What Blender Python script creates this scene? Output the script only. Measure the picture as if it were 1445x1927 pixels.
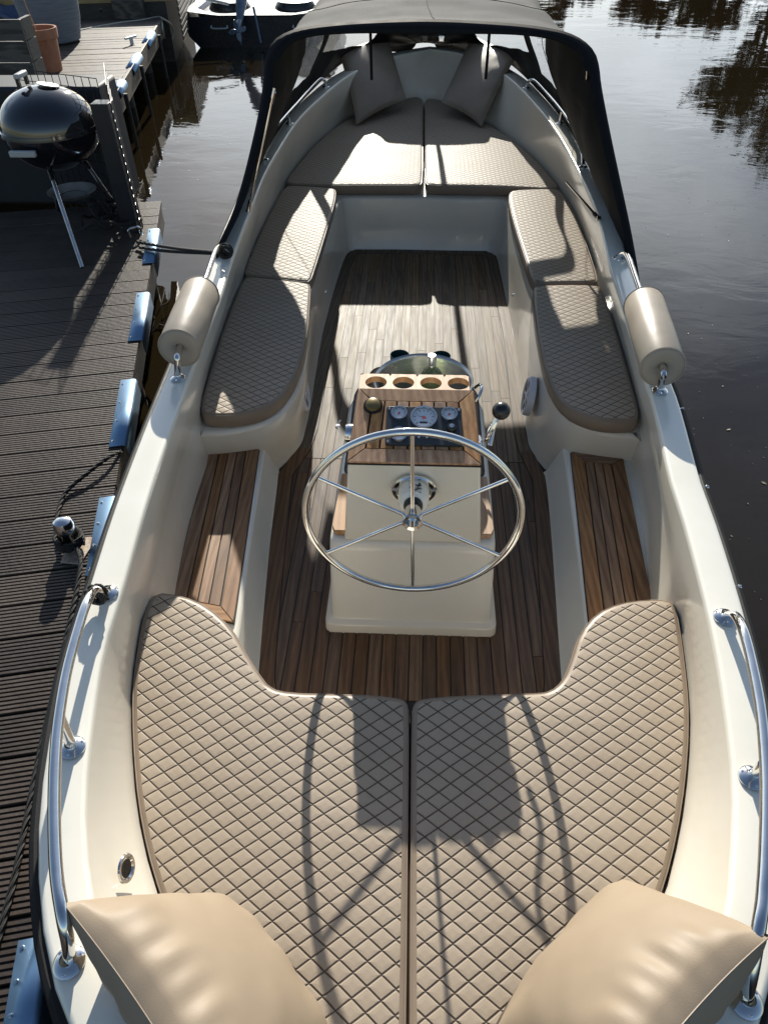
import bpy, bmesh, math, random
from mathutils import Vector, Matrix
from mathutils.geometry import tessellate_polygon
random.seed(7)
R_=math.radians
for o in list(bpy.data.objects): bpy.data.objects.remove(o)
scn=bpy.context.scene; COL=scn.collection
# ---------------- camera ----------------
F_,PITCH,YAW,ROLL,CX_,CH=1340.48,0.754961,0.0590225,-0.0160634,0.00594,2.26328
W_,H_=1445.,1927.
def cam_axes():
    cy,sy=math.cos(YAW),math.sin(YAW)
    fw=Vector((-sy*math.cos(PITCH),cy*math.cos(PITCH),-math.sin(PITCH)))
    rt=Vector((cy,sy,0)); up=rt.cross(fw)
    c,s=math.cos(ROLL),math.sin(ROLL)
    return c*rt+s*up,-s*rt+c*up,fw
RT,UP,FW=cam_axes(); CAM=Vector((CX_,0,CH))
cd=bpy.data.cameras.new('camera'); cam=bpy.data.objects.new('camera',cd); COL.objects.link(cam)
cd.sensor_fit='HORIZONTAL'; cd.sensor_width=36; cd.lens=36*F_/W_; cd.clip_start=.02; cd.clip_end=800
cam.matrix_world=Matrix(((RT.x,UP.x,-FW.x,CAM.x),(RT.y,UP.y,-FW.y,CAM.y),(RT.z,UP.z,-FW.z,CAM.z),(0,0,0,1)))
scn.camera=cam
# ---------------- light ----------------
SUN_EL,SUN_AZ=R_(24.2),R_(-5.2)
w=bpy.data.worlds.new('World'); scn.world=w; w.use_nodes=True
wn,wl=w.node_tree.nodes,w.node_tree.links
wn.clear()
wo=wn.new('ShaderNodeOutputWorld'); bg=wn.new('ShaderNodeBackground'); sky=wn.new('ShaderNodeTexSky')
sky.sky_type='NISHITA'; sky.sun_disc=False; sky.sun_elevation=SUN_EL; sky.sun_rotation=SUN_AZ
sky.air_density=1.0; sky.dust_density=.6; sky.ozone_density=1.0
tcw=wn.new('ShaderNodeTexCoord'); mpw=wn.new('ShaderNodeMapping'); mpw.inputs['Scale'].default_value=(1,1,2.6)
nzw=wn.new('ShaderNodeTexNoise'); nzw.inputs['Scale'].default_value=2.2; nzw.inputs['Detail'].default_value=6; nzw.inputs['Roughness'].default_value=.55
rpw=wn.new('ShaderNodeValToRGB'); rpw.color_ramp.elements[0].position=.36; rpw.color_ramp.elements[1].position=.58
mxw=wn.new('ShaderNodeMixRGB'); mxw.inputs[2].default_value=(16,17.2,18.2,1)
wl.new(tcw.outputs['Generated'],mpw.inputs[0]); wl.new(mpw.outputs[0],nzw.inputs[0]); wl.new(nzw.outputs[0],rpw.inputs[0])
mlw=wn.new('ShaderNodeMath'); mlw.operation='MULTIPLY'; mlw.inputs[1].default_value=.9
wsx=wn.new('ShaderNodeSeparateXYZ'); wl.new(tcw.outputs['Generated'],wsx.inputs[0])
wmr=wn.new('ShaderNodeMapRange'); wl.new(wsx.outputs[1],wmr.inputs[0]); wmr.inputs[1].default_value=.2; wmr.inputs[2].default_value=.9; wmr.inputs[3].default_value=0; wmr.inputs[4].default_value=1
wmz=wn.new('ShaderNodeMapRange'); wl.new(wsx.outputs[2],wmz.inputs[0]); wmz.inputs[1].default_value=.30; wmz.inputs[2].default_value=.62; wmz.inputs[3].default_value=1; wmz.inputs[4].default_value=.12
wm1=wn.new('ShaderNodeMath'); wm1.operation='MULTIPLY'; wl.new(wmr.outputs[0],wm1.inputs[0]); wl.new(wmz.outputs[0],wm1.inputs[1])
wm2=wn.new('ShaderNodeMath'); wm2.operation='MULTIPLY'; wl.new(wm1.outputs[0],wm2.inputs[0]); wl.new(rpw.outputs[0],wm2.inputs[1]); wl.new(wm2.outputs[0],mlw.inputs[0]); wl.new(mlw.outputs[0],mxw.inputs[0]); wl.new(sky.outputs[0],mxw.inputs[1]); wl.new(mxw.outputs[0],bg.inputs[0])
bg.inputs[1].default_value=.085; wl.new(bg.outputs[0],wo.inputs[0])
sd=bpy.data.lights.new('sun','SUN'); sd.energy=4.9; sd.angle=R_(.55); sd.color=(1,.94,.83)
sun=bpy.data.objects.new('sun',sd); COL.objects.link(sun)
tos=Vector((math.sin(SUN_AZ)*math.cos(SUN_EL),math.cos(SUN_AZ)*math.cos(SUN_EL),math.sin(SUN_EL)))
sun.rotation_euler=tos.to_track_quat('Z','Y').to_euler()
scn.view_settings.view_transform='Standard'; scn.view_settings.look='None'; scn.view_settings.exposure=0.58; scn.view_settings.gamma=1

# ---------------- helpers ----------------
def ray(u,v): return ((u-W_/2)/F_*RT-(v-H_/2)/F_*UP+FW)
def P(u,v,z):
    """world point of a measured image position on the level z"""
    d=ray(u,v); 
    if callable(z):
        zz=.72
        for _ in range(8): p=CAM+d*((zz-CH)/d.z); zz=z(p.y)
        return p
    return CAM+d*((z-CH)/d.z)
def PL(u,v,p0,n):
    d=ray(u,v); n=Vector(n); return CAM+d*((Vector(p0)-CAM).dot(n)/d.dot(n))
def V(*a): return Vector(a)
def chaikin(p,closed=True,it=2):
    for _ in range(it):
        q=[]; n=len(p)
        if not closed: q.append(p[0])
        for i in range(n if closed else n-1):
            a,b=p[i],p[(i+1)%n]; q+= [a.lerp(b,.25),a.lerp(b,.75)]
        if not closed: q.append(p[-1])
        p=q
    return p
def catmull(p,k=6,closed=False):
    out=[]; n=len(p)
    for i in range(n if closed else n-1):
        if closed: a,b,c,d=p[i-1],p[i],p[(i+1)%n],p[(i+2)%n]
        else: a,b,c,d=p[max(i-1,0)],p[i],p[i+1],p[min(i+2,n-1)]
        for j in range(k):
            t=j/k; out.append(.5*((2*b)+(c-a)*t+(2*a-5*b+4*c-d)*t*t+(3*b-a-3*c+d)*t**3))
    if not closed: out.append(p[-1])
    return out
def resample(p,n,closed=False):
    pts=list(p)+([p[0]] if closed else [])
    L=[0]
    for a,b in zip(pts,pts[1:]): L.append(L[-1]+(b-a).length)
    out=[]; m=n if closed else n-1; j=0
    for i in range(n):
        s=L[-1]*i/m
        while j<len(L)-2 and L[j+1]<s: j+=1
        t=(s-L[j])/max(L[j+1]-L[j],1e-9); out.append(pts[j].lerp(pts[j+1],min(t,1)))
    return out
class MB:
    def __init__(s): s.v=[]; s.f=[]; s.m=[]; s.c=[]; s.uv=None
    def add(s,vs,fs,m=0,c=None):
        b=len(s.v); s.v+=[tuple(x) for x in vs]
        if c is None: c=random.random()
        for f in fs: s.f.append([b+i for i in f]); s.m.append(m); s.c.append(c)
        return s
    def box(s,c,sz,M=None,m=0):
        vs=[Vector(c)+Vector((x*sz[0]/2,y*sz[1]/2,z*sz[2]/2)) for x in(-1,1) for y in(-1,1) for z in(-1,1)]
        if M: vs=[M@x for x in vs]
        return s.add(vs,[(0,1,3,2),(4,6,7,5),(0,4,5,1),(2,3,7,6),(0,2,6,4),(1,5,7,3)],m)
    def prism(s,poly,d,m=0,c=None):
        """extrude closed 3-D polygon by vector d"""
        n=len(poly); vs=list(poly)+[p+d for p in poly]
        t=tessellate_polygon([poly]); fs=[tuple(x) for x in t]+[tuple(i+n for i in reversed(x)) for x in t]
        fs+=[(i,(i+1)%n,(i+1)%n+n,i+n) for i in range(n)]
        return s.add(vs,fs,m,c)
    def loft(s,rings,closed=False,m=0,cap=False):
        n=len(rings[0]); vs=[p for r in rings for p in r]; fs=[]
        for k in range(len(rings)-1):
            for i in range(n if closed else n-1):
                j=(i+1)%n; fs.append((k*n+i,k*n+j,(k+1)*n+j,(k+1)*n+i))
        if cap:
            for k,fl in ((0,True),(len(rings)-1,False)):
                t=tessellate_polygon([[Vector(p) for p in rings[k]]])
                fs+=[tuple(i+k*n for i in x) for x in t]
        return s.add(vs,fs,m)
    def tube(s,path,r,n=12,closed=False,m=0,caps=True):
        path=[Vector(p) for p in path]; N=len(path); rings=[]; up=None
        for i,p in enumerate(path):
            a=path[i-1] if (i>0 or closed) else p; b=path[(i+1)%N] if (i<N-1 or closed) else p
            t=(b-a).normalized()
            if up is None: up=t.orthogonal().normalized()
            up=(up-t*up.dot(t)).normalized(); sd_=t.cross(up)
            rr=r[i] if isinstance(r,(list,tuple)) else r
            rings.append([p+rr*(math.cos(2*math.pi*k/n)*up+math.sin(2*math.pi*k/n)*sd_) for k in range(n)])
        if closed:
            rings.append(rings[0]) if False else None
            vs=[q for rg in rings for q in rg]; fs=[]
            # match seam twist
            best=min(range(n),key=lambda o:(rings[-1][0]-rings[0][o]).length)
            for k in range(N):
                o=best if k==N-1 else 0
                for i in range(n): fs.append((k*n+i,k*n+(i+1)%n,((k+1)%N)*n+(i+1+o)%n,((k+1)%N)*n+(i+o)%n))
            return s.add(vs,fs,m)
        s.loft(rings,True,m)
        if caps:
            s.add(rings[0],[tuple(reversed(range(n)))],m); s.add(rings[-1],[tuple(range(n))],m)
        return s
    def lathe(s,prof,org,axis=(0,0,1),n=32,m=0,xdir=None):
        ax=Vector(axis).normalized(); x=Vector(xdir) if xdir else ax.orthogonal().normalized(); y=ax.cross(x)
        rings=[[Vector(org)+ax*h+r*(math.cos(2*math.pi*k/n)*x+math.sin(2*math.pi*k/n)*y) for k in range(n)] for r,h in prof]
        return s.loft(rings,True,m)
    def build(s,name,mats,parent=None,sharp=35,bevel=0,origin=None,merge=True,smooth=True):
        me=bpy.data.meshes.new(name)
        if not isinstance(mats,(list,tuple)): mats=[mats]
        org=Vector(origin) if origin is not None else Vector((0,0,0))
        me.from_pydata([tuple(Vector(v)-org) for v in s.v],[],s.f)
        for mt in mats: me.materials.append(mt)
        for p,mi in zip(me.polygons,s.m): p.material_index=mi
        at=me.color_attributes.new('rnd','FLOAT_COLOR','CORNER')
        for p,c in zip(me.polygons,s.c):
            for li in p.loop_indices: at.data[li].color=(c,(c*7.31)%1,(c*13.7)%1,1)
        bm=bmesh.new(); bm.from_mesh(me)
        if merge: bmesh.ops.remove_doubles(bm,verts=bm.verts,dist=1e-5)
        bmesh.ops.recalc_face_normals(bm,faces=bm.faces)
        for f in bm.faces: f.smooth=smooth
        for e in bm.edges:
            if len(e.link_faces)==2 and e.calc_face_angle(0)>R_(sharp): e.smooth=False
        bm.to_mesh(me); bm.free()
        o=bpy.data.objects.new(name,me); COL.objects.link(o); o.location=org
        if parent:
            o.parent=parent
            o.matrix_parent_inverse=Matrix.Translation(-parent_loc(parent))
        if bevel:
            b=o.modifiers.new('bevel','BEVEL'); b.width=bevel; b.segments=2; b.limit_method='ANGLE'; b.angle_limit=R_(40)
        return o
def parent_loc(p):
    l=p.location.copy()
    return l if not p.parent else l
def empty(name,loc=(0,0,0)):
    o=bpy.data.objects.new(name,None); COL.objects.link(o); o.location=loc; return o
def tag(o,label=None,cat=None,group=None,kind=None):
    if label: o['label']=label
    if cat: o['category']=cat
    if group: o['group']=group
    if kind: o['kind']=kind
    return o
# ---------------- materials ----------------
def mat(name,col,rough=.5,metal=0,**k):
    m=bpy.data.materials.new(name); m.use_nodes=True; b=m.node_tree.nodes['Principled BSDF']
    b.inputs['Base Color'].default_value=(*col,1); b.inputs['Roughness'].default_value=rough; b.inputs['Metallic'].default_value=metal
    for kk,vv in k.items(): b.inputs[kk.replace('_',' ')].default_value=vv
    return m
def N(m,t,**k):
    n=m.node_tree.nodes.new(t)
    for a,b in k.items():
        if a in n.inputs: n.inputs[a].default_value=b
        else: setattr(n,a,b)
    return n
def L(m,a,b): m.node_tree.links.new(a,b)
def bsdf(m): return m.node_tree.nodes['Principled BSDF']
def math_(m,op,a,b=None):
    n=N(m,'ShaderNodeMath',operation=op)
    for i,x in enumerate((a,b)):
        if x is None: continue
        if isinstance(x,(int,float)): n.inputs[i].default_value=x
        else: L(m,x,n.inputs[i])
    return n.outputs[0]
def ramp(m,fac,stops):
    r=N(m,'ShaderNodeValToRGB'); L(m,fac,r.inputs[0]); e=r.color_ramp.elements
    while len(e)<len(stops): e.new(.5)
    for x,(p,c) in zip(e,stops): x.position=p; x.color=(*c,1) if len(c)==3 else c
    return r.outputs[0]
def mottle(m,c1,c2,scale=5,rough=(.4,.6),bump=0,stretch=(1,1,1),bscale=None,detail=6):
    """two-tone noise colour, roughness variation and fine bump on object coordinates"""
    tc=N(m,'ShaderNodeTexCoord'); mp=N(m,'ShaderNodeMapping'); mp.inputs['Scale'].default_value=stretch
    L(m,tc.outputs['Object'],mp.inputs[0])
    nz=N(m,'ShaderNodeTexNoise',Scale=scale,Detail=detail,Roughness=.6); L(m,mp.outputs[0],nz.inputs['Vector'])
    c=ramp(m,nz.outputs[0],[(.3,c1),(.7,c2)]); L(m,c,bsdf(m).inputs['Base Color'])
    mr=N(m,'ShaderNodeMapRange'); L(m,nz.outputs[0],mr.inputs[0]); mr.inputs[3].default_value=rough[0]; mr.inputs[4].default_value=rough[1]
    L(m,mr.outputs[0],bsdf(m).inputs['Roughness'])
    if bump:
        n2=N(m,'ShaderNodeTexNoise',Scale=bscale or scale*8,Detail=5); L(m,mp.outputs[0],n2.inputs['Vector'])
        b=N(m,'ShaderNodeBump',Strength=1,Distance=bump); L(m,n2.outputs[0],b.inputs['Height']); L(m,b.outputs[0],bsdf(m).inputs['Normal'])
    return m
gel=mottle(mat('cream gelcoat',(.72,.66,.54),.25),(.71,.665,.565),(.76,.715,.62),3,(.16,.30)); bsdf(gel).inputs['Coat Weight'].default_value=.3; bsdf(gel).inputs['Coat Roughness'].default_value=.08
gelw=mottle(mat('white gelcoat',(.78,.78,.74),.25),(.76,.735,.64),(.81,.785,.70),4,(.15,.28)); bsdf(gelw).inputs['Coat Weight'].default_value=.3
navy=mottle(mat('dark hull',(.01,.012,.02),.3),(.008,.01,.016),(.015,.017,.024),3,(.2,.35))
rub=mottle(mat('black rubber',(.008,.008,.008),.5,Specular_IOR_Level=.25),(.006,.006,.006),(.012,.012,.012),20,(.5,.7),.0004)
chrome=mat('polished steel',(.72,.72,.72),.07,1); mottle(chrome,(.66,.66,.66),(.76,.75,.74),30,(.04,.12))
galv=mat('sky tinted galvanised steel',(.5,.54,.58),.35,1); mottle(galv,(.20,.32,.46),(.25,.37,.52),2.5,(.42,.52))  # blue of the reflected sky is put into the steel colour
blackp=mat('black plastic',(.012,.012,.013),.25); mottle(blackp,(.01,.01,.011),(.018,.018,.018),40,(.2,.35))
brass=mat('aged brass',(.23,.17,.07),.3,.6)
def teak(name,cols,grain=1.0,rough=(.45,.7),axis='Y'):
    m=mat(name,cols[0],.6)
    at=N(m,'ShaderNodeAttribute',attribute_name='rnd'); tc=N(m,'ShaderNodeTexCoord')
    add=N(m,'ShaderNodeVectorMath',operation='MULTIPLY_ADD'); L(m,at.outputs['Color'],add.inputs[0]); add.inputs[1].default_value=(7,9,5); L(m,tc.outputs['Object'],add.inputs[2])
    mp=N(m,'ShaderNodeMapping'); mp.inputs['Scale'].default_value={'Y':(1,.09,1),'X':(.09,1,1)}[axis]; L(m,add.outputs[0],mp.inputs[0])
    nz=N(m,'ShaderNodeTexNoise',Scale=42,Detail=8,Roughness=.6,Distortion=.3); L(m,mp.outputs[0],nz.inputs['Vector'])
    fine=N(m,'ShaderNodeTexNoise',Scale=170,Detail=4,Roughness=.7); L(m,mp.outputs[0],fine.inputs['Vector'])
    wv=N(m,'ShaderNodeTexWave',wave_type='RINGS',rings_direction='SPHERICAL' ,Scale=9,Distortion=7,Detail=3); wv.inputs['Detail Scale'].default_value=1.4
    mp2=N(m,'ShaderNodeMapping'); mp2.inputs['Scale'].default_value={'Y':(1.6,.16,1),'X':(.16,1.6,1)}[axis]; L(m,add.outputs[0],mp2.inputs[0]); L(m,mp2.outputs[0],wv.inputs['Vector'])
    t=math_(m,'MULTIPLY',nz.outputs[0],.62); t=math_(m,'ADD',t,math_(m,'MULTIPLY',wv.outputs[0],.16*grain)); t=math_(m,'ADD',t,math_(m,'MULTIPLY',fine.outputs[0],.22))
    col=ramp(m,t,[(.30,cols[0]),(.50,cols[1]),(.68,cols[2])])
    hs=N(m,'ShaderNodeHueSaturation'); L(m,col,hs.inputs['Color'])
    sp=N(m,'ShaderNodeSeparateColor'); L(m,at.outputs['Color'],sp.inputs[0])
    L(m,math_(m,'ADD',math_(m,'MULTIPLY',sp.outputs[0],.5),.75),hs.inputs['Value']); L(m,math_(m,'ADD',math_(m,'MULTIPLY',sp.outputs[1],.3),.82),hs.inputs['Saturation'])
    L(m,hs.outputs[0],bsdf(m).inputs['Base Color'])
    bp=N(m,'ShaderNodeBump',Strength=.8,Distance=.0008*grain); L(m,t,bp.inputs['Height']); L(m,bp.outputs[0],bsdf(m).inputs['Normal'])
    mr=N(m,'ShaderNodeMapRange'); L(m,nz.outputs[0],mr.inputs[0]); mr.inputs[3].default_value=rough[0]; mr.inputs[4].default_value=rough[1]; L(m,mr.outputs[0],bsdf(m).inputs['Roughness'])
    return m
T_warm=teak('warm teak',[(.13,.062,.028),(.25,.132,.062),(.33,.195,.10)])
T_warmx=teak('warm teak cross grain',[(.13,.062,.028),(.25,.132,.062),(.33,.195,.10)],axis='X')
T_pan=teak('sun brightened teak panel',[(.20,.088,.034),(.36,.18,.075),(.47,.27,.13)])  # warm teak with a brighter colour, standing in for sun on the console
T_dark=teak('shaded brown teak floor',[(.052,.025,.010),(.108,.056,.025),(.16,.090,.042)])  # brown teak, with the shade over the aft floor mixed into its tone
T_grey=teak('sunlit weathered teak floor',[(.072,.042,.019),(.138,.087,.042),(.21,.143,.075)],grain=1.1)  # weathered teak, with the sunlight on the forward floor mixed into its tone
T_pale=teak('pale oiled wood',[(.24,.12,.045),(.35,.19,.078),(.42,.245,.11)])
T_deck=teak('grey deck boards',[(.012,.008,.005),(.036,.026,.018),(.10,.077,.055)],grain=3.5,axis='X')
T_old=teak('old timber',[(.018,.015,.012),(.045,.038,.031),(.09,.078,.064)],grain=2,axis='X')
caulk=mat('black caulk',(.009,.009,.009),.6)
def leather(name,c1,c2,quilt=True,rough=(.33,.46)):
    m=mat(name,c1,.4,Specular_IOR_Level=.3); geo=N(m,'ShaderNodeNewGeometry')
    nz=N(m,'ShaderNodeTexNoise',Scale=4,Detail=5,Roughness=.6); L(m,geo.outputs['Position'],nz.inputs['Vector'])
    base=ramp(m,nz.outputs[0],[(.3,c1),(.7,c2)])
    mr=N(m,'ShaderNodeMapRange'); L(m,nz.outputs[0],mr.inputs[0]); mr.inputs[3].default_value=rough[0]; mr.inputs[4].default_value=rough[1]; L(m,mr.outputs[0],bsdf(m).inputs['Roughness'])
    gr=N(m,'ShaderNodeTexNoise',Scale=420,Detail=3); L(m,geo.outputs['Position'],gr.inputs['Vector'])
    b0=N(m,'ShaderNodeBump',Strength=.35,Distance=.0006); L(m,gr.outputs[0],b0.inputs['Height'])
    if quilt:
        sx=N(m,'ShaderNodeSeparateXYZ'); wob=N(m,'ShaderNodeTexNoise',Scale=2.2,Detail=2)
        L(m,geo.outputs['Position'],wob.inputs['Vector'])
        ma=N(m,'ShaderNodeVectorMath',operation='MULTIPLY_ADD'); L(m,wob.outputs['Color'],ma.inputs[0]); ma.inputs[1].default_value=(.02,.02,0); L(m,geo.outputs['Position'],ma.inputs[2]); L(m,ma.outputs[0],sx.inputs[0])
        X=math_(m,'MULTIPLY',sx.outputs[0],1/.064); Y=math_(m,'MULTIPLY',sx.outputs[1],1/.047)
        def dist(e): 
            f=math_(m,'FRACT',e); return math_(m,'SUBTRACT',.5,math_(m,'ABSOLUTE',math_(m,'SUBTRACT',f,.5)))
        da=dist(math_(m,'ADD',X,Y)); db=dist(math_(m,'SUBTRACT',X,Y)); dm=math_(m,'MINIMUM',da,db)
        hb=N(m,'ShaderNodeMapRange',interpolation_type='SMOOTHERSTEP'); L(m,dm,hb.inputs[0]); hb.inputs[2].default_value=.10
        hs_=math_(m,'ADD',hb.outputs[0],math_(m,'MULTIPLY',math_(m,'MINIMUM',dm,.3),.7))
        bp=N(m,'ShaderNodeBump',Strength=1,Distance=.0034); L(m,hs_,bp.inputs['Height']); L(m,b0.outputs[0],bp.inputs['Normal']); L(m,bp.outputs[0],bsdf(m).inputs['Normal'])
        lm=N(m,'ShaderNodeMapRange'); L(m,dm,lm.inputs[0]); lm.inputs[1].default_value=.020; lm.inputs[2].default_value=.047
        mx=N(m,'ShaderNodeMixRGB'); L(m,lm.outputs[0],mx.inputs[0]); mx.inputs[1].default_value=(.055,.041,.033,1); L(m,base,mx.inputs[2]); L(m,mx.outputs[0],bsdf(m).inputs['Base Color'])
    else:
        L(m,base,bsdf(m).inputs['Base Color']); 
        cr=N(m,'ShaderNodeTexNoise',Scale=5,Detail=2,Distortion=.2); L(m,geo.outputs['Position'],cr.inputs['Vector'])
        b1=N(m,'ShaderNodeBump',Strength=.3,Distance=.012); L(m,cr.outputs[0],b1.inputs['Height']); L(m,b0.outputs[0],b1.inputs['Normal']); L(m,b1.outputs[0],bsdf(m).inputs['Normal'])
    return m
lq=leather('quilted taupe leatherette',(.340,.277,.208),(.385,.318,.243),rough=(.5,.6))
lp=leather('plain taupe leatherette',(.24,.185,.135),(.28,.22,.165),False)
lt=leather('tan pillow leatherette',(.285,.222,.155),(.325,.256,.182),False,(.46,.58))
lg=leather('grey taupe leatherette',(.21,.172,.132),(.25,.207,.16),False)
lroll=leather('roll cover leatherette',(.33,.28,.22),(.38,.33,.265),False,(.36,.46))

# ---------------- water ----------------
WZ=-.05
wm=mat('canal water',(.015,.0105,.005),.015,IOR=1.34); wm.node_tree.nodes['Principled BSDF'].inputs['Specular IOR Level'].default_value=.62
g=N(wm,'ShaderNodeNewGeometry'); mp=N(wm,'ShaderNodeMapping'); mp.inputs['Scale'].default_value=(1,1.7,1); L(wm,g.outputs['Position'],mp.inputs[0])
n1=N(wm,'ShaderNodeTexNoise',Scale=1.6,Detail=4,Roughness=.5,Distortion=.4); n2=N(wm,'ShaderNodeTexNoise',Scale=.35,Detail=2); L(wm,mp.outputs[0],n1.inputs['Vector']); L(wm,mp.outputs[0],n2.inputs['Vector'])
n3=N(wm,'ShaderNodeTexNoise',Scale=7,Detail=3,Roughness=.5); L(wm,mp.outputs[0],n3.inputs['Vector'])
hh=math_(wm,'ADD',math_(wm,'MULTIPLY',n1.outputs[0],.55),n2.outputs[0]); hh=math_(wm,'ADD',hh,math_(wm,'MULTIPLY',n3.outputs[0],.04)); bp=N(wm,'ShaderNodeBump',Strength=1,Distance=.0072); L(wm,hh,bp.inputs['Height']); L(wm,bp.outputs[0],bsdf(wm).inputs['Normal'])
m=MB(); m.add([(-220,-60,WZ),(220,-60,WZ),(220,320,WZ),(-220,320,WZ)],[(0,1,2,3)]); tag(m.build('water',wm),kind='structure')

# ---------------- boat : measured lines ----------------
def zg(y): return .72+.015*max(0,min(1,(y-3)/5))*5.3
LI=[(810,91),(735,106),(690,124),(648,146),(598,187),(560,226),(528,275),(498,327),(476,383),(457,430),(435,491),(416,555),(375,660),(335,769),(299,872),(266,975),(229,1109),(199,1202),(181,1295),(166,1415),(159,1500),(161,1590),(172,1689),(200,1800),(245,1900)]
RI=[(810,91),(860,98),(900,112),(957,145),(1010,198),(1051,253),(1093,331),(1120,391),(1134,439),(1148,499),(1168,561),(1202,679),(1228,752),(1262,900),(1282,960),(1312,1068),(1339,1179),(1356,1269),(1368,1350),(1377,1425),(1382,1526),(1375,1651),(1367,1726),(1330,1850),(1290,1930)]
def side(pts,s):
    o=[P(u,v,zg) for u,v in pts]
    o+= [V(s*.36,.12,.72),V(s*.22,-.06,.72),V(0,-.13,.72)]
    return o
inL=resample(catmull(side(LI,-1),4),90); inR=resample(catmull(side(RI,1),4),90)
inner=inL+inR[-2:0:-1]           # closed loop
def offs(loop,d,zfun=None):
    n=len(loop); out=[]
    for i,p in enumerate(loop):
        a,b=loop[i-1],loop[(i+1)%n]; t=(b-a); t.z=0; t.normalize(); nn=Vector((-t.y,t.x,0))
        dd=d(p) if callable(d) else d
        out.append(p+nn*dd)
    return out
c0=Vector((0,3,0))
sgn=1 if (offs(inner,.1)[45]-c0).length>(inner[45]-c0).length else -1
gw=lambda p:sgn*(.100+.03*max(0,min(1,(p.y-4)/3)))
outer=offs(inner,gw)
boat=empty('open_motor_boat',(0,3,0)); tag(boat,'cream open tender boat with teak floor and taupe quilted seats, moored beside the jetty','boat')
def dz(loop,d): return [p+Vector((0,0,d)) for p in loop]
# hull with rub rail
h=MB()
h.loft([dz(outer,-.02),dz(offs(inner,lambda p:gw(p)*1.02),-.10),dz(offs(inner,lambda p:gw(p)*1.02),-.35),dz(offs(inner,lambda p:gw(p)*.75),-.6),dz(offs(inner,lambda p:-gw(p)*.5),-.8),dz(offs(inner,lambda p:-gw(p)*2.2),-.95)],True)
hull=h.build('hull',navy,boat)
m=MB(); m.tube(resample(dz(offs(inner,lambda p:gw(p)+sgn*.008),-.030),260,True),.016,10,True); m.build('rub_rail',rub,hull)
for u,v in ((1327,917),(1387,1105),(283,800),(1281,770)):
    m=MB(); p=P(u,v,zg(0)-.02); m.lathe([(0,.012),(.006,.011),(.008,.004),(.005,0),(.005,-.02)],p,(1 if u>700 else -1,0,.1),12); m.build('snap_stud',chrome,hull)
# gunwale : rounded on both edges
m=MB()
rings=[dz(outer,-.035),dz(offs(inner,lambda p:gw(p)-sgn*.001),-.012),dz(offs(inner,lambda p:gw(p)-sgn*.006),-.003),dz(offs(inner,lambda p:gw(p)-sgn*.016),0),dz(offs(inner,sgn*.010),0),dz(offs(inner,sgn*.003),-.002),dz(inner,-.008),dz(offs(inner,-sgn*.001),-.02)]
m.loft(rings,True); m.build('gunwale',gelw,boat,sharp=50)
# inner liner wall down to seat level and steps
LW=[(797,180),(740,188),(690,203),(650,220),(600,258),(558,306),(532,345),(506,398),(477,458),(454,522),(436,560),(402,660),(382,728),(372,790)]
LS=[(289,1110),(270,1140),(257,1200),(246,1280),(243,1340),(246,1420),(254,1510),(271,1600),(296,1685),(340,1800),(400,1920)]
RW=[(799,180),(835,186),(885,212),(945,240),(1003,288),(1045,335),(1058,352),(1081,390),(1110,460),(1133,530),(1141,545),(1161,610),(1186,690),(1208,775)]
RS=[(1262,1128),(1275,1135),(1284,1170),(1295,1250),(1302,1345),(1300,1420),(1290,1520),(1270,1620),(1250,1690),(1200,1800),(1150,1900)]
def wall(lst,lst2,s):
    a=[P(u,v,.45) for u,v in lst]; b=[P(u,v,.45) for u,v in lst2]
    o=a+[a[-1].lerp(b[0],t)+V(s*.02*math.sin(t*3.14),0,0) for t in(.2,.4,.6,.8)]+b+[V(s*.2,.05,.45),V(0,-.0,.45)]
    return resample(catmull(o,4),90)
wL=wall(LW,LS,-1); wR=wall(RW,RS,1)
wl_=wL+wR[-2:0:-1]
def flat(l,z): return [Vector((p.x,p.y,z)) for p in l]
def mixl(a,b,t): return [x.lerp(y,t) for x,y in zip(a,b)]
m=MB(); top=offs(dz(inner,-.02),-sgn*.001)
R3=[top,mixl(dz(offs(inner,-sgn*.004),-.06),wl_,.12)]+[mixl(dz(offs(inner,-sgn*.006),-.06),wl_,t) for t in(.35,.6,.8,1)]+[flat(wl_,.36),flat(wl_,.15)]
m.loft(R3,True); liner=m.build('inner_liner',gel,boat,sharp=60)
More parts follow.
